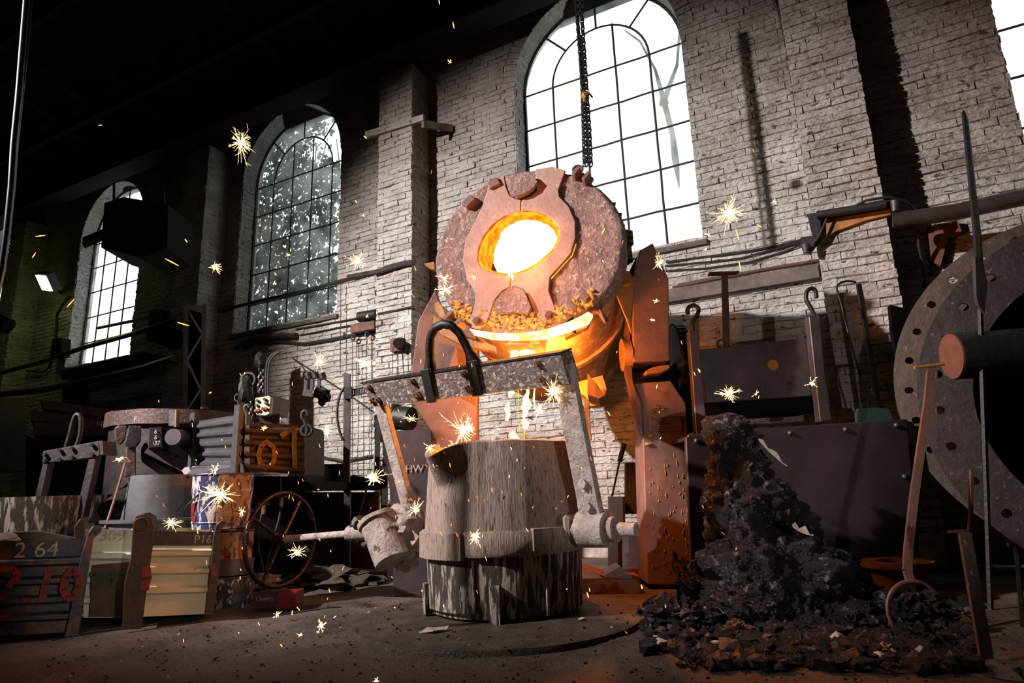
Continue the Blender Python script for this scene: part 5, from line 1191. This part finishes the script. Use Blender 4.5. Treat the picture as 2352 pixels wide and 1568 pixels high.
# workbench with bin on it, basin etc
t = thing('work_bench', 'dark steel workbench along the white wall left of the furnace', 'bench')
o = pxp([(520, 1104), (882, 1106), (884, 1124), (520, 1128)], 7.3, 1.1).build('bench_top', M_BLACK, t)
for x in (560, 655, 790, 875):
    pxp([(x, 1122), (x + 14, 1122), (x + 12, 1335 - (x - 560) * .02), (x, 1335)], 7.35, .06).build('leg', M_IRON, t)
pxp([(560, 1180), (880, 1185), (880, 1200), (560, 1196)], 7.5, .05).build('rail', M_IRON, t)
pxp([(575, 1130), (870, 1130), (865, 1340), (575, 1345)], 8.2, .05).build('back_sheet', M_BROWNP, t)
t = thing('black_basin', 'black open tapered bin standing on the bench in front of the white wall', 'basin')
c = P(751, 1110, 7.7); zt = P(751, 1068, 7.7).z; R = .26; b = MB(); b.lathe([(.01, 0), (R * .8, 0), (R, zt - c.z), (R + .02, zt - c.z), (R * .95, zt - c.z - .02), (R * .78, .02)], c, UP, 40); b.build('basin_wall', M_BLACK, t, True)
# valve and hoses
t = thing('gas_valve', 'small brass gas valves with hoses seen through the hand wheel', 'valve')
for (x, y, f) in ((606, 1160, 6.6), (646, 1142, 6.6)):
    q = P(x, y, f); b = MB(); b.cyl(q, q - UP * .09, .022, 10); b.cyl(q + UP * .01 - RT * .05, q + UP * .01 + RT * .05, .018, 8); b.build('valve_body', M_BRASS, t, True)
b = MB(); b.cyl(P(645, 1130, 6.6), P(645, 1136, 6.6), .06, 14); b.build('valve_knob', M_STEEL, t); b = MB(); b.tube([P(645, 1138, 6.6), P(644, 1095, 6.6)], .008, 6); b.build('valve_stem', M_STEEL, t)
hook([(646, 1160), (642, 1190), (628, 1240), (612, 1300), (610, 1340)], 6.6, .014, 'hose', M_CABLE, t); hook([(604, 1172), (596, 1210), (594, 1260), (606, 1310)], 6.6, .012, 'hose', M_CABLE, t)
# sacking, cloth heap, stones under the bench
b = MB(); b.lump(P(735, 1330, 7.0) - UP * .02, .48, .12, 4, .6, 2.2, 4); o = solo(b.build('sacking_heap', M_SACK, None, True, (.02, 6)), 'crumpled sacking heap on the floor under the bench', 'sacking')
b = MB(); b.lump(P(830, 1338, 6.9), .22, .08, 3, .6, 2.2, 9); solo(b.build('sacking_heap', M_SACK, None, True, (.02, 6)), 'small pale rag on the floor behind the gearbox', 'sacking')
b = MB(); b.lump(P(600, 1335, 6.2), .16, .07, 3, .5, 2.2, 2); b.lump(P(615, 1362, 6.2), .18, .06, 3, .5, 2.2, 6); solo(b.build('stone_pile', M_SAND), 'reddish stones behind the bottom of the hand wheel', 'stones')
t = thing('leaning_rod', 'thin rod leaning on the bench left of the gearbox', 'rod'); b = MB(); b.tube([P(820, 1195, 6.9), P(843, 1120, 7.2)], .012, 6); b.build('shaft', M_IRON, t)
t = thing('blue_rag', 'dark blue rag bunched on the bench behind the basin', 'rag'); b = MB(); b.lump(P(812, 1102, 7.9), .17, .05, 3, .8, 3, 2); b.build('cloth', mk('blue_rag_cloth', (0.04, 0.04, 0.15), (0.02, 0.02, 0.08), 8, 0.9), t)
# upright strut post with perforated arm
t = thing('strut_post', 'galvanised strut post with perforated arm in front of the white wall', 'post')
SP = 7.25
o = pxp([(789, 856), (804, 858), (802, 1108), (788, 1108)], SP, .05).build('post', M_STEEL, t)
b = MB(); p0, p1 = P(804, 903, SP), P(842, 895, SP)
for k in range(2): b.bar(p0 + UP * (.035 - .07 * k), p1 + UP * (.035 - .07 * k), .014, .03, UP)
for k in range(8): q = p0.lerp(p1, k / 7); b.bar(q - UP * .035, q + UP * .035, .014, .03, RT)
b.build('perforated_arm', M_IRON, t)
b = MB(); b.box(P(800, 902, SP - .02), .09, .05, .14, RT, H, UP); b.build('bracket', M_IRON, t)
hook([(790, 890), (780, 910), (774, 950), (780, 990), (788, 1010)], SP, .014, 'cable', M_CABLE, t)
# tall bars at right of it
for i, (x0, y0, x1, y1, lab) in enumerate(((868, 960, 866, 1090, 'dark upright bar just left of the ladle arm foot'), (886, 905, 884, 1160, 'long dark upright bar behind the left bail arm'))):
    b = MB(); b.bar(P(x0, y0, 7.0), P(x1, y1, 7.0), .055, .04, RT); solo(b.build('upright_bar', M_IRON), lab, 'bar')
# dark boxes at back left
t = thing('mould_box_stack', 'stack of dark steel moulding boxes with chalked CUT RISER at the back left', 'moulding boxes')
for k, px in enumerate(([(90, 918), (130, 922), (318, 950), (318, 968), (100, 938)], [(70, 942), (290, 966), (290, 985), (70, 965)], [(78, 968), (285, 982), (285, 1000), (78, 1000)], [(82, 1002), (275, 1002), (280, 1080), (90, 1080)], [(60, 1000), (280, 1082), (280, 1200), (60, 1200)])):
    o = pxp(px, 8.6 + .02 * k, 1.0).build('box_side', M_BEAM if k > 2 else M_FLASKD, t)
text('CUT RISER', P(182, 980, 8.6), RT, UP, .10, M_CHALK, t)
t = thing('drab_cabinet', 'drab yellowish cabinet standing far left against the wall', 'cabinet'); pxp([(-20, 915), (60, 912), (62, 1080), (-20, 1085)], 9.5, .6).build('cabinet_body', M_BOXD, t)
# ================================================================== ON AND AROUND THE WALL
YW = WY - .03
def wpipe(name, lab, cat, px, r, mat=M_PIPE, Y=YW, seg=8, grp=None):
    b = MB(); b.tube([W(x, y, Y) for x, y in px], r, seg); return solo(b.build(name, mat, None, True), lab, cat, grp)
G1 = 'pipes and cables along the wall'
wpipe('wall_pipe', 'long thin pipe crossing the ivy window and rising to the tall pilaster', 'pipe', [(470, 722), (600, 690), (700, 668), (790, 644), (868, 624)], .035, grp=G1)
wpipe('wall_pipe', 'pipe stub bent over the front of the tall pilaster left of the furnace', 'pipe', [(800, 636), (868, 624), (930, 604), (950, 603)], .045, Y=WY - .56, grp=G1)
wpipe('wall_cable', 'thick black cable sagging over the white wall above the control box', 'cable', [(560, 800), (590, 790), (640, 785), (700, 790), (760, 780), (820, 768), (866, 762)], .035, M_CABLE, grp=G1)
wpipe('wall_pipe', 'dark double pipe under the sill of the ivy window', 'pipe', [(540, 800), (580, 780), (640, 772), (680, 770)], .05, Y=YW - .06, grp=G1)
wpipe('wall_cable', 'thin cable pair between sill pipe and pilaster', 'cable', [(680, 756), (760, 742), (866, 722)], .016, M_CABLE, grp=G1)
wpipe('wall_cable', 'lower cable of the thin pair left of the pilaster', 'cable', [(690, 770), (780, 752), (866, 736)], .016, M_CABLE, grp=G1)
wpipe('wall_pipe', 'two short clipped pipes on the front of the pilaster by the furnace', 'pipe', [(868, 720), (910, 712), (945, 704)], .014, Y=WY - .54, grp=G1)
wpipe('wall_cable', 'wavy black cable low on the white wall behind the strut post', 'cable', [(700, 1055), (740, 1050), (790, 1060), (830, 1052), (868, 1045)], .028, M_CABLE, grp=G1)
wpipe('wall_pipe', 'long pipe running across the far left bays below the windows', 'pipe', [(-20, 862), (80, 835), (200, 796), (300, 768), (400, 735)], .05, Y=WY - .62, grp=G1)
wpipe('wall_pipe', 'short upper pipe across the second bright window', 'pipe', [(225, 753), (300, 738), (395, 720)], .035, Y=WY - .3, grp=G1)
wpipe('wall_pipe', 'lowest sooty pipe under the left bays', 'pipe', [(-20, 908), (100, 895), (200, 875), (330, 845), (400, 822)], .075, Y=WY - .65, grp=G1)
wpipe('wall_cable', 'black drop cable running down beside the right pilaster', 'cable', [(1772, -20), (1790, 30), (1812, 120), (1836, 260), (1862, 400), (1878, 492)], .022, M_CABLE, Y=WY - .08, grp=G1)
wpipe('wall_cable', 'second drop cable twisted along the first one', 'cable', [(1800, -20), (1803, 60), (1820, 160), (1845, 300), (1866, 410), (1880, 492)], .014, M_CABLE, Y=WY - .1, grp=G1)
wpipe('wall_cable', 'upper sagging cable between furnace and right pilaster', 'cable', [(1530, 602), (1600, 592), (1700, 580), (1780, 566), (1840, 551)], .016, M_CABLE, grp=G1)
wpipe('wall_cable', 'middle sagging cable between furnace and right pilaster', 'cable', [(1530, 610), (1600, 604), (1700, 594), (1780, 572), (1840, 555)], .014, M_CABLE, grp=G1)
wpipe('wall_cable', 'lowest sagging cable between furnace and right pilaster', 'cable', [(1530, 622), (1620, 616), (1720, 602), (1800, 578), (1845, 560)], .012, M_CABLE, grp=G1)
wpipe('wall_pipe', 'rusty conduit above the sooty string course', 'pipe', [(1545, 660), (1640, 640), (1760, 618), (1880, 598)], .022, M_RUST, grp=G1)
wpipe('wall_pipe', 'thick black pipe entering from the right edge above the reel', 'pipe', [(2050, 506), (2120, 498), (2200, 486), (2352, 452), (2420, 440)], .085, Y=WY - .62, seg=16, grp=G1)
# clamp band around the right pilaster
t = thing('pilaster_clamp', 'rusty ochre steel band with cables wrapped round the right pilaster', 'bracket')
def wp(pts, Y, th, name, mat): 
    b = MB(); b.prism([W(x, y, Y) for x, y in pts], Vector((0, th, 0))); return b.build(name, mat, t)
wp([(1868, 500), (2040, 468), (2046, 492), (1990, 505), (1920, 530), (1885, 552), (1876, 530)], WY - .56, .05, 'ochre_band', M_OCHRE)
wp([(1852, 492), (2050, 458), (2056, 476), (1862, 508)], WY - .60, .04, 'top_angle', M_IRON)
wp([(1856, 500), (1884, 498), (1886, 548), (1874, 560), (1866, 540)], WY - .62, .1, 'bracket_cheek', M_IRON)
wp([(1838, 545), (1872, 540), (1874, 560), (1860, 580), (1846, 570)], WY - .60, .1, 'cable_clamp', M_IRON)
b = MB(); b.tube([W(1876, 494, WY - .66), W(1940, 484, WY - .66), W(2000, 474, WY - .66), W(2035, 468, WY - .66)], .045, 10); b.build('cable_bundle', M_CABLE, t, True)
b = MB(); b.tube([W(1940, 486, WY - .68), W(1990, 460, WY - .7), W(2040, 452, WY - .7), W(2080, 462, WY - .6), W(2108, 485, WY - .5), W(2110, 560, WY - .3), W(2125, 640, WY - .1), W(2122, 660, WY - .05)], .016, 8); b.build('loose_cable', M_CABLE, t, True)
b = MB(); b.tube([W(1850, 562, WY - .66), W(1852, 580, WY - .66)], [.05, .03], 10); b.build('glass_insulator', M_STEEL, t, True)
b = MB(); b.tube([W(2055, 462, WY - .66), W(2056, 486, WY - .66)], [.045, .035], 10); b.build('glass_insulator', M_STEEL, t, True)
b = MB(); b.tube([W(1900, 500, WY - .64), W(1880, 545, WY - .64), W(1866, 562, WY - .62)], .014, 6); b.build('loose_cable', M_CABLE, t)
# rusty channel below pipe at right
t = thing('wall_bracket', 'rusty steel channel under the thick pipe beside the right pilaster', 'bracket'); wp([(2130, 520), (2200, 505), (2210, 535), (2178, 545), (2160, 610), (2140, 600)], WY - .12, .1, 'channel', M_RUST)
# anchor plate on the tall pilaster
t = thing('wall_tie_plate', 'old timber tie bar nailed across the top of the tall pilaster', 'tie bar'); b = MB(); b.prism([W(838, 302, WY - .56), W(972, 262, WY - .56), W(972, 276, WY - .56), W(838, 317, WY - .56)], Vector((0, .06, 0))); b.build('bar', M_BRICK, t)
b = MB(); b.prism([W(968, 278, WY - .54), W(1035, 288, WY - .05), W(1035, 303, WY - .05), W(968, 294, WY - .54)], Vector((.05, 0, 0))); b.build('return_bar', M_LEDGE, t)
# shackle block and pulley
t = thing('shackle_block', 'rusty block with bars and chain hanging from a wire before the white wall', 'shackle block'); SB = 8.6
for (x, y) in ((706, 857), (722, 856), (738, 858)): b = MB(); b.cyl(P(x, y, SB), P(x + 4, y + 12, SB), .055, 12); b.build('eye', M_IRON, t, True)
for x in (704, 718, 734): b = MB(); b.bar(P(x, 860, SB), P(x - 2, 900, SB), .04, .05, RT); b.build('link_bar', M_IRON, t)
b = MB(); b.bar(P(698, 902, SB), P(745, 908, SB), .09, .1, UP); b.build('cross_bar', M_IRON, t)
b = MB(); b.lump(P(742, 906, SB), .10, .09, 2, .7, 3, 1); b.lump(P(752, 912, SB), .06, None, 2, .7, 3, 4); b.lump(P(740, 922, SB), .05, .07, 2, .7, 3, 6); b.build('knot', M_IRON, t)
b = MB(); b.tube([P(702, 852, SB), P(692, 838, 9.4), W(672, 822, YW)], .012, 6); b.build('wire', M_CABLE, t)
t = thing('wall_pulley', 'small pulley with hanging wires on the tall pilaster', 'pulley'); b = MB(); b.box(W(912, 792, WY - .56), .2, .08, .2); b.build('plate', M_RUST, t); b = MB(); b.cyl(W(915, 788, WY - .6), W(915, 788, WY - .7), .08, 18); b.build('wheel', M_IRON, t, True)
for (x, dx) in ((903, -2), (912, 3), (925, 2)): b = MB(); b.tube([W(x, 796, WY - .6), W(x + dx, 860, WY - .6)], .006, 4); b.build('wire', M_CABLE, t)
t = thing('cable_roller', 'dark cable rollers bolted beside the tall pilaster', 'roller'); b = MB(); b.cyl(W(826, 728, YW - .1), W(866, 722, YW - .1), .09, 14); b.build('roller', M_IRON, t, True); b = MB(); b.box((W(838, 752, YW - .08)), .5, .14, .14); b.build('housing', M_RUST, t)
for x in (811, 843): b = MB(); b.torus(W(x, 776 if x < 820 else 768, YW - .1), Vector((0, 1, 0)), .04, .014, 14, 5); b.build('eyelet', M_IRON, t)
for i, (x, y0, y1) in enumerate(((783, 650, 860), (810, 780, 1090), (819, 782, 905), (842, 775, 905), (854, 772, 1060), (836, 905, 1090))):
    b = MB(); b.tube([W(x, y0, YW - .1), W(x - 1, y1, YW - .1)], .007, 4); solo(b.build('hanging_wire', M_CABLE), 'thin wire hanging down the white wall, ' + ['leftmost, starting above the rest beside the ivy window', 'second from the left, reaching the bench', 'third from the left, short, below the first eyelet', 'third from the right, short', 'second from the right, close to the tall pilaster', 'lowest one behind the perforated arm'][i], 'wire', 'thin wires on the white wall')
# control box
t = thing('control_box', 'cream push-button control box hanging on two cables before the wall', 'control box'); CB = 7.6
f4 = [P(590, 912, CB), P(622, 910, CB), P(624, 950, CB), P(614, 957, CB), P(592, 957, CB), P(583, 948, CB)]
b = MB(); b.prism([P(585, 914, CB), P(618, 908, CB), P(623, 914, CB), P(620, 950, CB), P(612, 955, CB), P(588, 953, CB)], H * .08); o = b.build('front_panel', M_BOXC, t); bevel(o, .01)
b = MB(); b.prism([P(618, 908, CB + .04), P(646, 912, CB + .3), P(642, 950, CB + .3), P(614, 956, CB + .04)], H * .3); b.build('box_body', M_BOXD, t)
pxp([(596, 957), (642, 950), (642, 970), (620, 975), (598, 970)], CB + .1, .3).build('lower_box', M_STEEL, t)
for (x, y, m) in ((592, 920, M_SHINY), (609, 917, M_SHINY), (590, 930, M_BTNG), (588, 943, M_BTNR), (595, 942, M_BTNR), (605, 939, M_SHINY), (612, 938, M_BTNR), (612, 926, M_SHINY)):
    b = MB(); q = P(x, y, CB); b.cyl(q, q - H * .03, .018, 10); b.build('button', m, t)
for (x, x2) in ((611, 625), (616, 631)): hook([(x, 912), (x, 860), (x + 4, 830), (x2, 815), (x2 + 12, 808)], CB + .1, .012, 'cable', M_CABLE, t)
# chain hoist left of it
t = thing('chain_hoist', 'hand chain hoist with hook hanging in the dark corner left of the control box', 'hoist'); CHF = 7.9
chain('chain', [P(600, 830, CHF), P(597, 870, CHF), P(594, 912, CHF)], .075, .011, None, t); chain('chain', [P(604, 830, CHF), P(602, 912, CHF)], .06, .009, None, t)
chain('chain', [P(565, 860, CHF), P(564, 980, CHF), P(580, 1000, CHF + .1)], .07, .010, None, t); chain('chain', [P(572, 880, CHF), P(578, 985, CHF)], .07, .010, None, t)
b = MB(); b.lump(P(598, 828, CHF), .08, .11, 2, .4, 3, 2); b.build('top_block', M_IRON, t); b = MB(); b.torus(P(570, 872, CHF), H, .09, .02, 20, 6); b.lump(P(564, 900, CHF), .09, .2, 2, .5, 3, 5); b.build('hoist_body', M_IRON, t)
hook([(567, 975), (567, 950), (563, 942), (563, 934), (569, 930), (573, 936)], 6.1, .018, 'hook', M_STEEL, t)
t = thing('spare_hook', 'open steel hook clipped to the right corner of the 01 bin', 'hook'); hook([(704, 1000), (706, 985), (700, 968), (694, 958), (696, 946), (704, 944), (708, 954)], 6.5, .022, 'hook', M_IRON, t); b = MB(); b.torus(P(704, 988, 6.5), H, .055, .02, 18, 6); b.build('link', M_IRON, t)
t = thing('ring_key', 'iron rod with ring handle left of the chain hoist', 'rod'); b = MB(); b.torus(P(547, 913, 7.9), H, .045, .012, 18, 6); b.tube([P(547, 920, 7.9), P(545, 950, 7.9)], .012, 6); b.build('rod', M_IRON, t)
# crane chains at the top
t = thing('crane_chain', 'pair of heavy crane chains hanging in front of the big window onto the furnace', 'chain')
chain('chain_strand', [P(1318, -60, 6.2), P(1332, 120, 6.2), P(1341, 215, 6.2), P(1344, 300, 6.2), P(1348, 392, 6.2)], .070, .011, None, t)
chain('chain_strand', [P(1330, -60, 6.2), P(1342, 120, 6.2), P(1348, 215, 6.2), P(1354, 300, 6.2), P(1358, 392, 6.2)], .070, .011, None, t)
chain('chain_strand', [P(1322, -60, 6.25), P(1337, 215, 6.25), P(1342, 392, 6.25)], .055, .009, None, t)
b = MB(); b.lump(P(1345, 222, 5.95), .045, .05, 2, .5, 3, 1); b.tube([P(1352, 212, 5.95), P(1361, 224, 5.95)], .01, 5); b.build('chain_hook', M_YEL, t)
# thick shiny cable near the camera at left
b = MB(); b.tube([P(66, -60, 3.6), P(56, 60, 3.6), P(43, 220, 3.6), P(32, 330, 3.6), P(26, 430, 3.6), P(16, 530, 3.6), P(4, 620, 3.6), P(-20, 720, 3.6)], .020, 14); b.tube([P(74, -60, 3.62), P(66, 60, 3.62), P(50, 220, 3.62), P(38, 330, 3.62), P(31, 430, 3.62), P(20, 530, 3.62), P(8, 620, 3.62), P(-16, 720, 3.62)], .012, 10)
solo(b.build('hanging_cable', M_CHROME, None, True), 'shiny metal cable hanging close at the upper left edge', 'cable')
# dark heater box, lamp, small boxes at far left
t = thing('overhead_box', 'black sheet-metal box hanging in front of the second bright window', 'box'); OB = 8.9
pts = [P(240, 466, OB), P(283, 452, OB), P(386, 470, OB + .4), P(384, 572, OB + .4), P(322, 592, OB), P(232, 568, OB)]
b = MB(); b.prism(pts, H * .8); o = b.build('box_shell', M_BLACK, t); b = MB(); b.tube([P(375, 470, OB + .6), P(374, 440, OB + .9)], .03, 6); b.tube([P(262, 460, OB + .4), P(262, 420, OB + .4)], .02, 6); b.build('hanger', M_IRON, t)
pxp([(190, 545), (238, 525), (240, 537), (196, 556)], OB + .1, .3).build('arm', M_BLACK, t)
t = thing('flood_lamp', 'glowing yellow-green flood lamp on the far left pilaster', 'lamp')
lp = W(101, 650, WY - .75); b = MB(); lu = Vector((.85, -.2, -.35)).normalized(); ln = Vector((-.15, -.8, -.55)).normalized(); lu = (lu - ln * lu.dot(ln)).normalized(); lv = ln.cross(lu)
b.box(lp, .46, .36, .02, lu, lv, ln); b.build('lamp_face', E_LAMP, t); b = MB(); b.box(lp - ln * .10, .52, .42, .18, lu, lv, ln); b.build('housing', M_IRON, t); b = MB(); b.tube([lp - ln * .15, W(140, 672, WY - .05)], .035, 6); b.build('arm', M_IRON, t)
b = MB(); b.tube([W(x, y, WY - .06) for x, y in [(158, 680), (142, 700), (130, 722), (127, 780)]], .025, 6); b.build('cable', M_CABLE, t)
point('flood_lamp_light', lp + ln * .25, 9, (0.75, 0.9, 0.25), .15)
t = thing('junction_box', 'small dark junction box on the wall under the flood lamp', 'box'); b = MB(); b.prism([W(x, y, WY - .22) for x, y in [(120, 778), (142, 776), (140, 818), (114, 820)]], Vector((0, .2, 0))); b.build('box_shell', M_BLACK, t)
b = MB(); b.tube([W(x, y, WY - .06) for x, y in [(118, 815), (114, 842), (100, 854), (62, 852)]], .025, 6); b.build('cable', M_CABLE, t)
t = thing('spot_lamp', 'small dark spotlight housing at the extreme left edge', 'lamp'); b = MB(); b.cyl(P(-5, 735, 9.0), P(20, 748, 9.0), .11, 16); b.build('housing', M_IRON, t, True); b = MB(); b.box(P(8, 762, 9.0), .2, .04, .03, RT, H, UP); b.build('bracket', M_IRON, t)
t = thing('control_housing', 'dark boxy switch housing between the second window and lattice column', 'box')
for nm, px, Y_ in (('upper_box', [(342, 714), (372, 710), (374, 745), (340, 752)], .4), ('lower_box', [(335, 757), (395, 752), (410, 760), (408, 795), (395, 800), (336, 782)], .6), ('bracket', [(372, 815), (400, 815), (400, 828), (365, 828)], .4)):
    b = MB(); b.prism([W(x, y, WY - Y_) for x, y in px], Vector((0, Y_ - .02, 0))); b.build(nm, M_BLACK, t)
# lattice column
t = thing('lattice_column', 'dark lattice steel column standing against the third pilaster', 'column'); LF = 9.0
for (xa, xb) in ((422, 434), (464, 474)):
    pxp([(xa, 700), (xb, 698), (xb - 8, 1288), (xa - 9, 1288)], LF, .25).build('upright', M_BEAM, t)
zz_ = [(432, 712), (466, 768), (430, 828), (462, 895), (428, 945), (456, 1000)]
b = MB()
for a_, c_ in zip(zz_[:-1], zz_[1:]): b.bar(P(*a_, LF - .01), P(*c_, LF - .01), .035, .02, H.cross(UP))
b.build('lattice_bar', M_BEAM, t); pxp([(434, 702), (466, 700), (454, 1286), (422, 1286)], LF + .2, .02).build('back_web', M_BEAM, t)
# beams on the wall, far left
for i, (px, Y, lab) in enumerate((([(140, 852), (330, 808), (332, 822), (142, 872)], WY - .45, 'dark timber beam under the sill of the second bright window'), ([(142, 880), (160, 876), (160, 940), (142, 944)], WY - .45, 'short dark bracket post under the dark timber beam'))):
    b = MB(); b.prism([W(x, y, Y) for x, y in px], Vector((0, .35, 0))); solo(b.build('wall_beam', M_BLACK), lab, 'beam')
# ================================================================== SPARKS
rs = random.Random(77)
def burst(x, y, rad, fw, dense=26, lab=None):
    c = P(x, y, fw); R = rad / 1437 * fw * .97; b = MB(); k_ = MB(); tilt = rs.uniform(0, 6.28)
    for k in range(int(dense * 2.3)):
        a = rs.random() * 2 * PI; e = (rs.random() - .5) * 2.2; d = (RT * math.cos(a) + UP * math.sin(a)) * math.cos(e) + H * math.sin(e); L = R * (.14 + .86 * rs.random() ** 2.4) * (.55 + .45 * abs(math.cos(a - tilt)) + .25 * max(0, math.cos(a - tilt)))
        w = .0007 + .0010 * rs.random()
        m = c + d * L * .55; e2 = c + d * L + noise.noise_vector(d * 3 + c) * L * .15
        s0 = c + d * L * .5 * rs.random() ** 2
        b.tube([s0, m, e2], [w, w * 1.1, .0006], 3, False)
        if rs.random() < .5:
            for q in range(rs.randint(2, 4)):
                dd = (d + Vector((rs.random() - .5, rs.random() - .5, rs.random() - .5)) * 1.9).normalized(); s_ = c.lerp(e2, .5 + .5 * rs.random()); b.tube([s_, s_ + dd * L * .25 * (.4 + rs.random())], [w * .8, .0005], 3, False)
    k_.lump(c, R * .055 + .002, None, 1, .7, 2, int(x))
    t = b.build('spark_burst', E_SPARK); solo(t, lab or 'small star of burning spark rays in mid air', 'spark', 'spark bursts'); k_.build('core', E_SPARKC, t)
BUR = [(552, 328, 52, 5.6, 60, 'large twin spark star in the dark above the ivy window'), (492, 612, 26, 5.8, 30, 'brushy spark star left of the ivy window'), (822, 600, 34, 5.6, 34, 'spark star beside the tall pilaster pipe'),
       (732, 830, 28, 5.4, 34, 'spark star above the hanging shackle block'), (836, 833, 28, 5.3, 80, 'dense white spark ball left of the bail crossbeam'), (1020, 640, 24, 4.9, 22, 'upper spark star on the left of the furnace lid'), (1022, 665, 34, 4.9, 34, 'lower spark star on the left of the furnace lid'),
       (1088, 636, 13, 4.9, 18, 'tiny spark star left of the glowing mouth'), (1122, 858, 28, 4.6, 30, 'spark star on the middle of the crossbeam'), (1270, 900, 44, 4.3, 70, 'bright spark star at the right crossbeam end'), (1075, 985, 36, 4.7, 46, 'orange spark cluster between bail arm and stream'),
       (1040, 1028, 30, 4.6, 34, 'spark cluster over the ladle lip'), (988, 1028, 22, 4.6, 20, 'spark star left of the ladle lip'), (945, 962, 20, 5.0, 24, 'spark star by the left bail arm'), (955, 1170, 28, 4.9, 30, 'spark star on the foot of the left bail arm'),
       (1092, 1232, 28, 4.25, 40, 'spark star on the flange band of the ladle'), (857, 1096, 34, 5.3, 50, 'white spark star between basin and left bail arm'), (685, 1267, 24, 5.3, 40, 'spark star inside the lower hand wheel'), (506, 1135, 50, 5.1, 60, 'long-rayed spark star over the blue pail'),
       (556, 1175, 14, 5.1, 22, 'small spark star on the rusty side of the blue pail'), (392, 1200, 26, 4.7, 36, 'spark star over the cream crate'), (750, 990, 26, 5.6, 26, 'faint spark star on the white wall'), (1675, 488, 56, 5.2, 70, 'biggest spark star on the wall right of the large window'),
       (1513, 605, 24, 4.9, 24, 'spark star on the furnace hood plate'), (1507, 690, 12, 4.9, 12, 'tiny spark star on the hood plate'), (1500, 735, 10, 4.9, 9, 'tiny downward spark below the hood plate top'), (1674, 905, 34, 4.4, 40, 'spark star above the slag heap top'), (1864, 880, 18, 5.2, 16, 'sideways spark by the right hooked upright'),
       (1034, 142, 11, 5.5, 12, 'tiny spark against the dark beam'), (605, 985, 12, 5.6, 18, 'small spark on the 01 bin'), (1628, 540, 14, 5.0, 14, 'small spark under the big spark star'), (1621, 572, 10, 5.0, 12, 'second small spark under the big spark star'), (1778, 463, 12, 5.1, 10, 'small flat spark right of the big spark star'),
       (1736, 905, 14, 4.5, 9, 'thin upright spark right of the slag heap spark'), (1606, 850, 8, 4.8, 10, 'tiny spark on the left hooked upright'), (738, 1436, 20, 4.4, 22, 'spark brush on the floor left of the pit cover'), (637, 1412, 12, 4.6, 14, 'small spark on the floor below the hand wheel'), (275, 1055, 14, 5.2, 14, 'flat spark above the poker'),
       (865, 1562, 12, 3.4, 12, 'spark at the bottom edge of the picture'), (690, 1458, 10, 4.3, 10, 'small spark on the dirt in front'), (662, 585, 9, 5.6, 10, 'tiny spark on the ivy window'), (630, 650, 9, 5.6, 8, 'tiny spark low on the ivy window'), (843, 726, 10, 5.6, 10, 'tiny spark on the cable roller'),
       (835, 494, 7, 5.6, 8, 'tiny spark high on the wall by the pilaster'), (1145, 985, 8, 4.6, 6, 'tiny spark beside the stream'), (495, 1080, 20, 5.2, 14, 'spark on the rim of the blue pail'), (1062, 990, 60, 4.8, 30, 'wide thin spray of sparks over the ladle'), (1240, 940, 30, 4.5, 22, 'spray of sparks right of the stream')]
for b_ in BUR: burst(*b_)
rs = random.Random(5)
def streak(x0, y0, x1, y1, fw, w=.003, mat=E_STREAK):
    b = MB(); a_, c_ = P(x0, y0, fw), P(x1, y1, fw); b.tube([a_, a_.lerp(c_, .5), c_], [w * .5, w, w * .5], 4); solo(b.build('flying_spark', mat), 'small glowing spark flying through the air', 'spark', 'single flying sparks')
for q in [(380, 594, 410, 610), (82, 543, 104, 540), (74, 592, 82, 580), (154, 705, 170, 687), (226, 288, 234, 287), (1040, 50, 1043, 65), (1008, 0, 1010, 10), (408, 740, 434, 748), (480, 903, 486, 900), (1690, 525, 1697, 550), (1697, 600, 1702, 622), (1738, 515, 1750, 522), (836, 312, 842, 318), (425, 549, 430, 556), (1540, 521, 1547, 535), (1382, 538, 1389, 524), (816, 460, 820, 466), (1348, 1360, 1352, 1372), (1473, 1342, 1475, 1352), (1700, 1392, 1706, 1400), (1663, 1400, 1668, 1412), (1655, 1415, 1662, 1420), (2040, 0, 2040, 1)]:
    streak(*q, fw=4.6, w=.0045)
for k in range(190):
    m = rs.random()
    if m < .62: x, y = rs.gauss(1080, 190), rs.gauss(1010, 170)
    elif m < .85: x, y = rs.uniform(340, 900), rs.uniform(850, 1480)
    else: x, y = rs.uniform(500, 1800), rs.uniform(250, 1520)
    if not (20 < x < 2100 and 20 < y < 1545): continue
    L = rs.uniform(3, 11); a = rs.gauss(1.35, .45); fw = rs.uniform(3.9, 4.5) if y > 1100 else rs.uniform(4.0, 5.0)
    if y > 1420: fw = min(fw, 3.4)
    streak(x, y, x + L * math.cos(a), y + L * math.sin(a), fw, rs.uniform(.0014, .003), rs.choice([E_STREAK, E_STREAK, E_SPARK, E_RED]))
finalize()
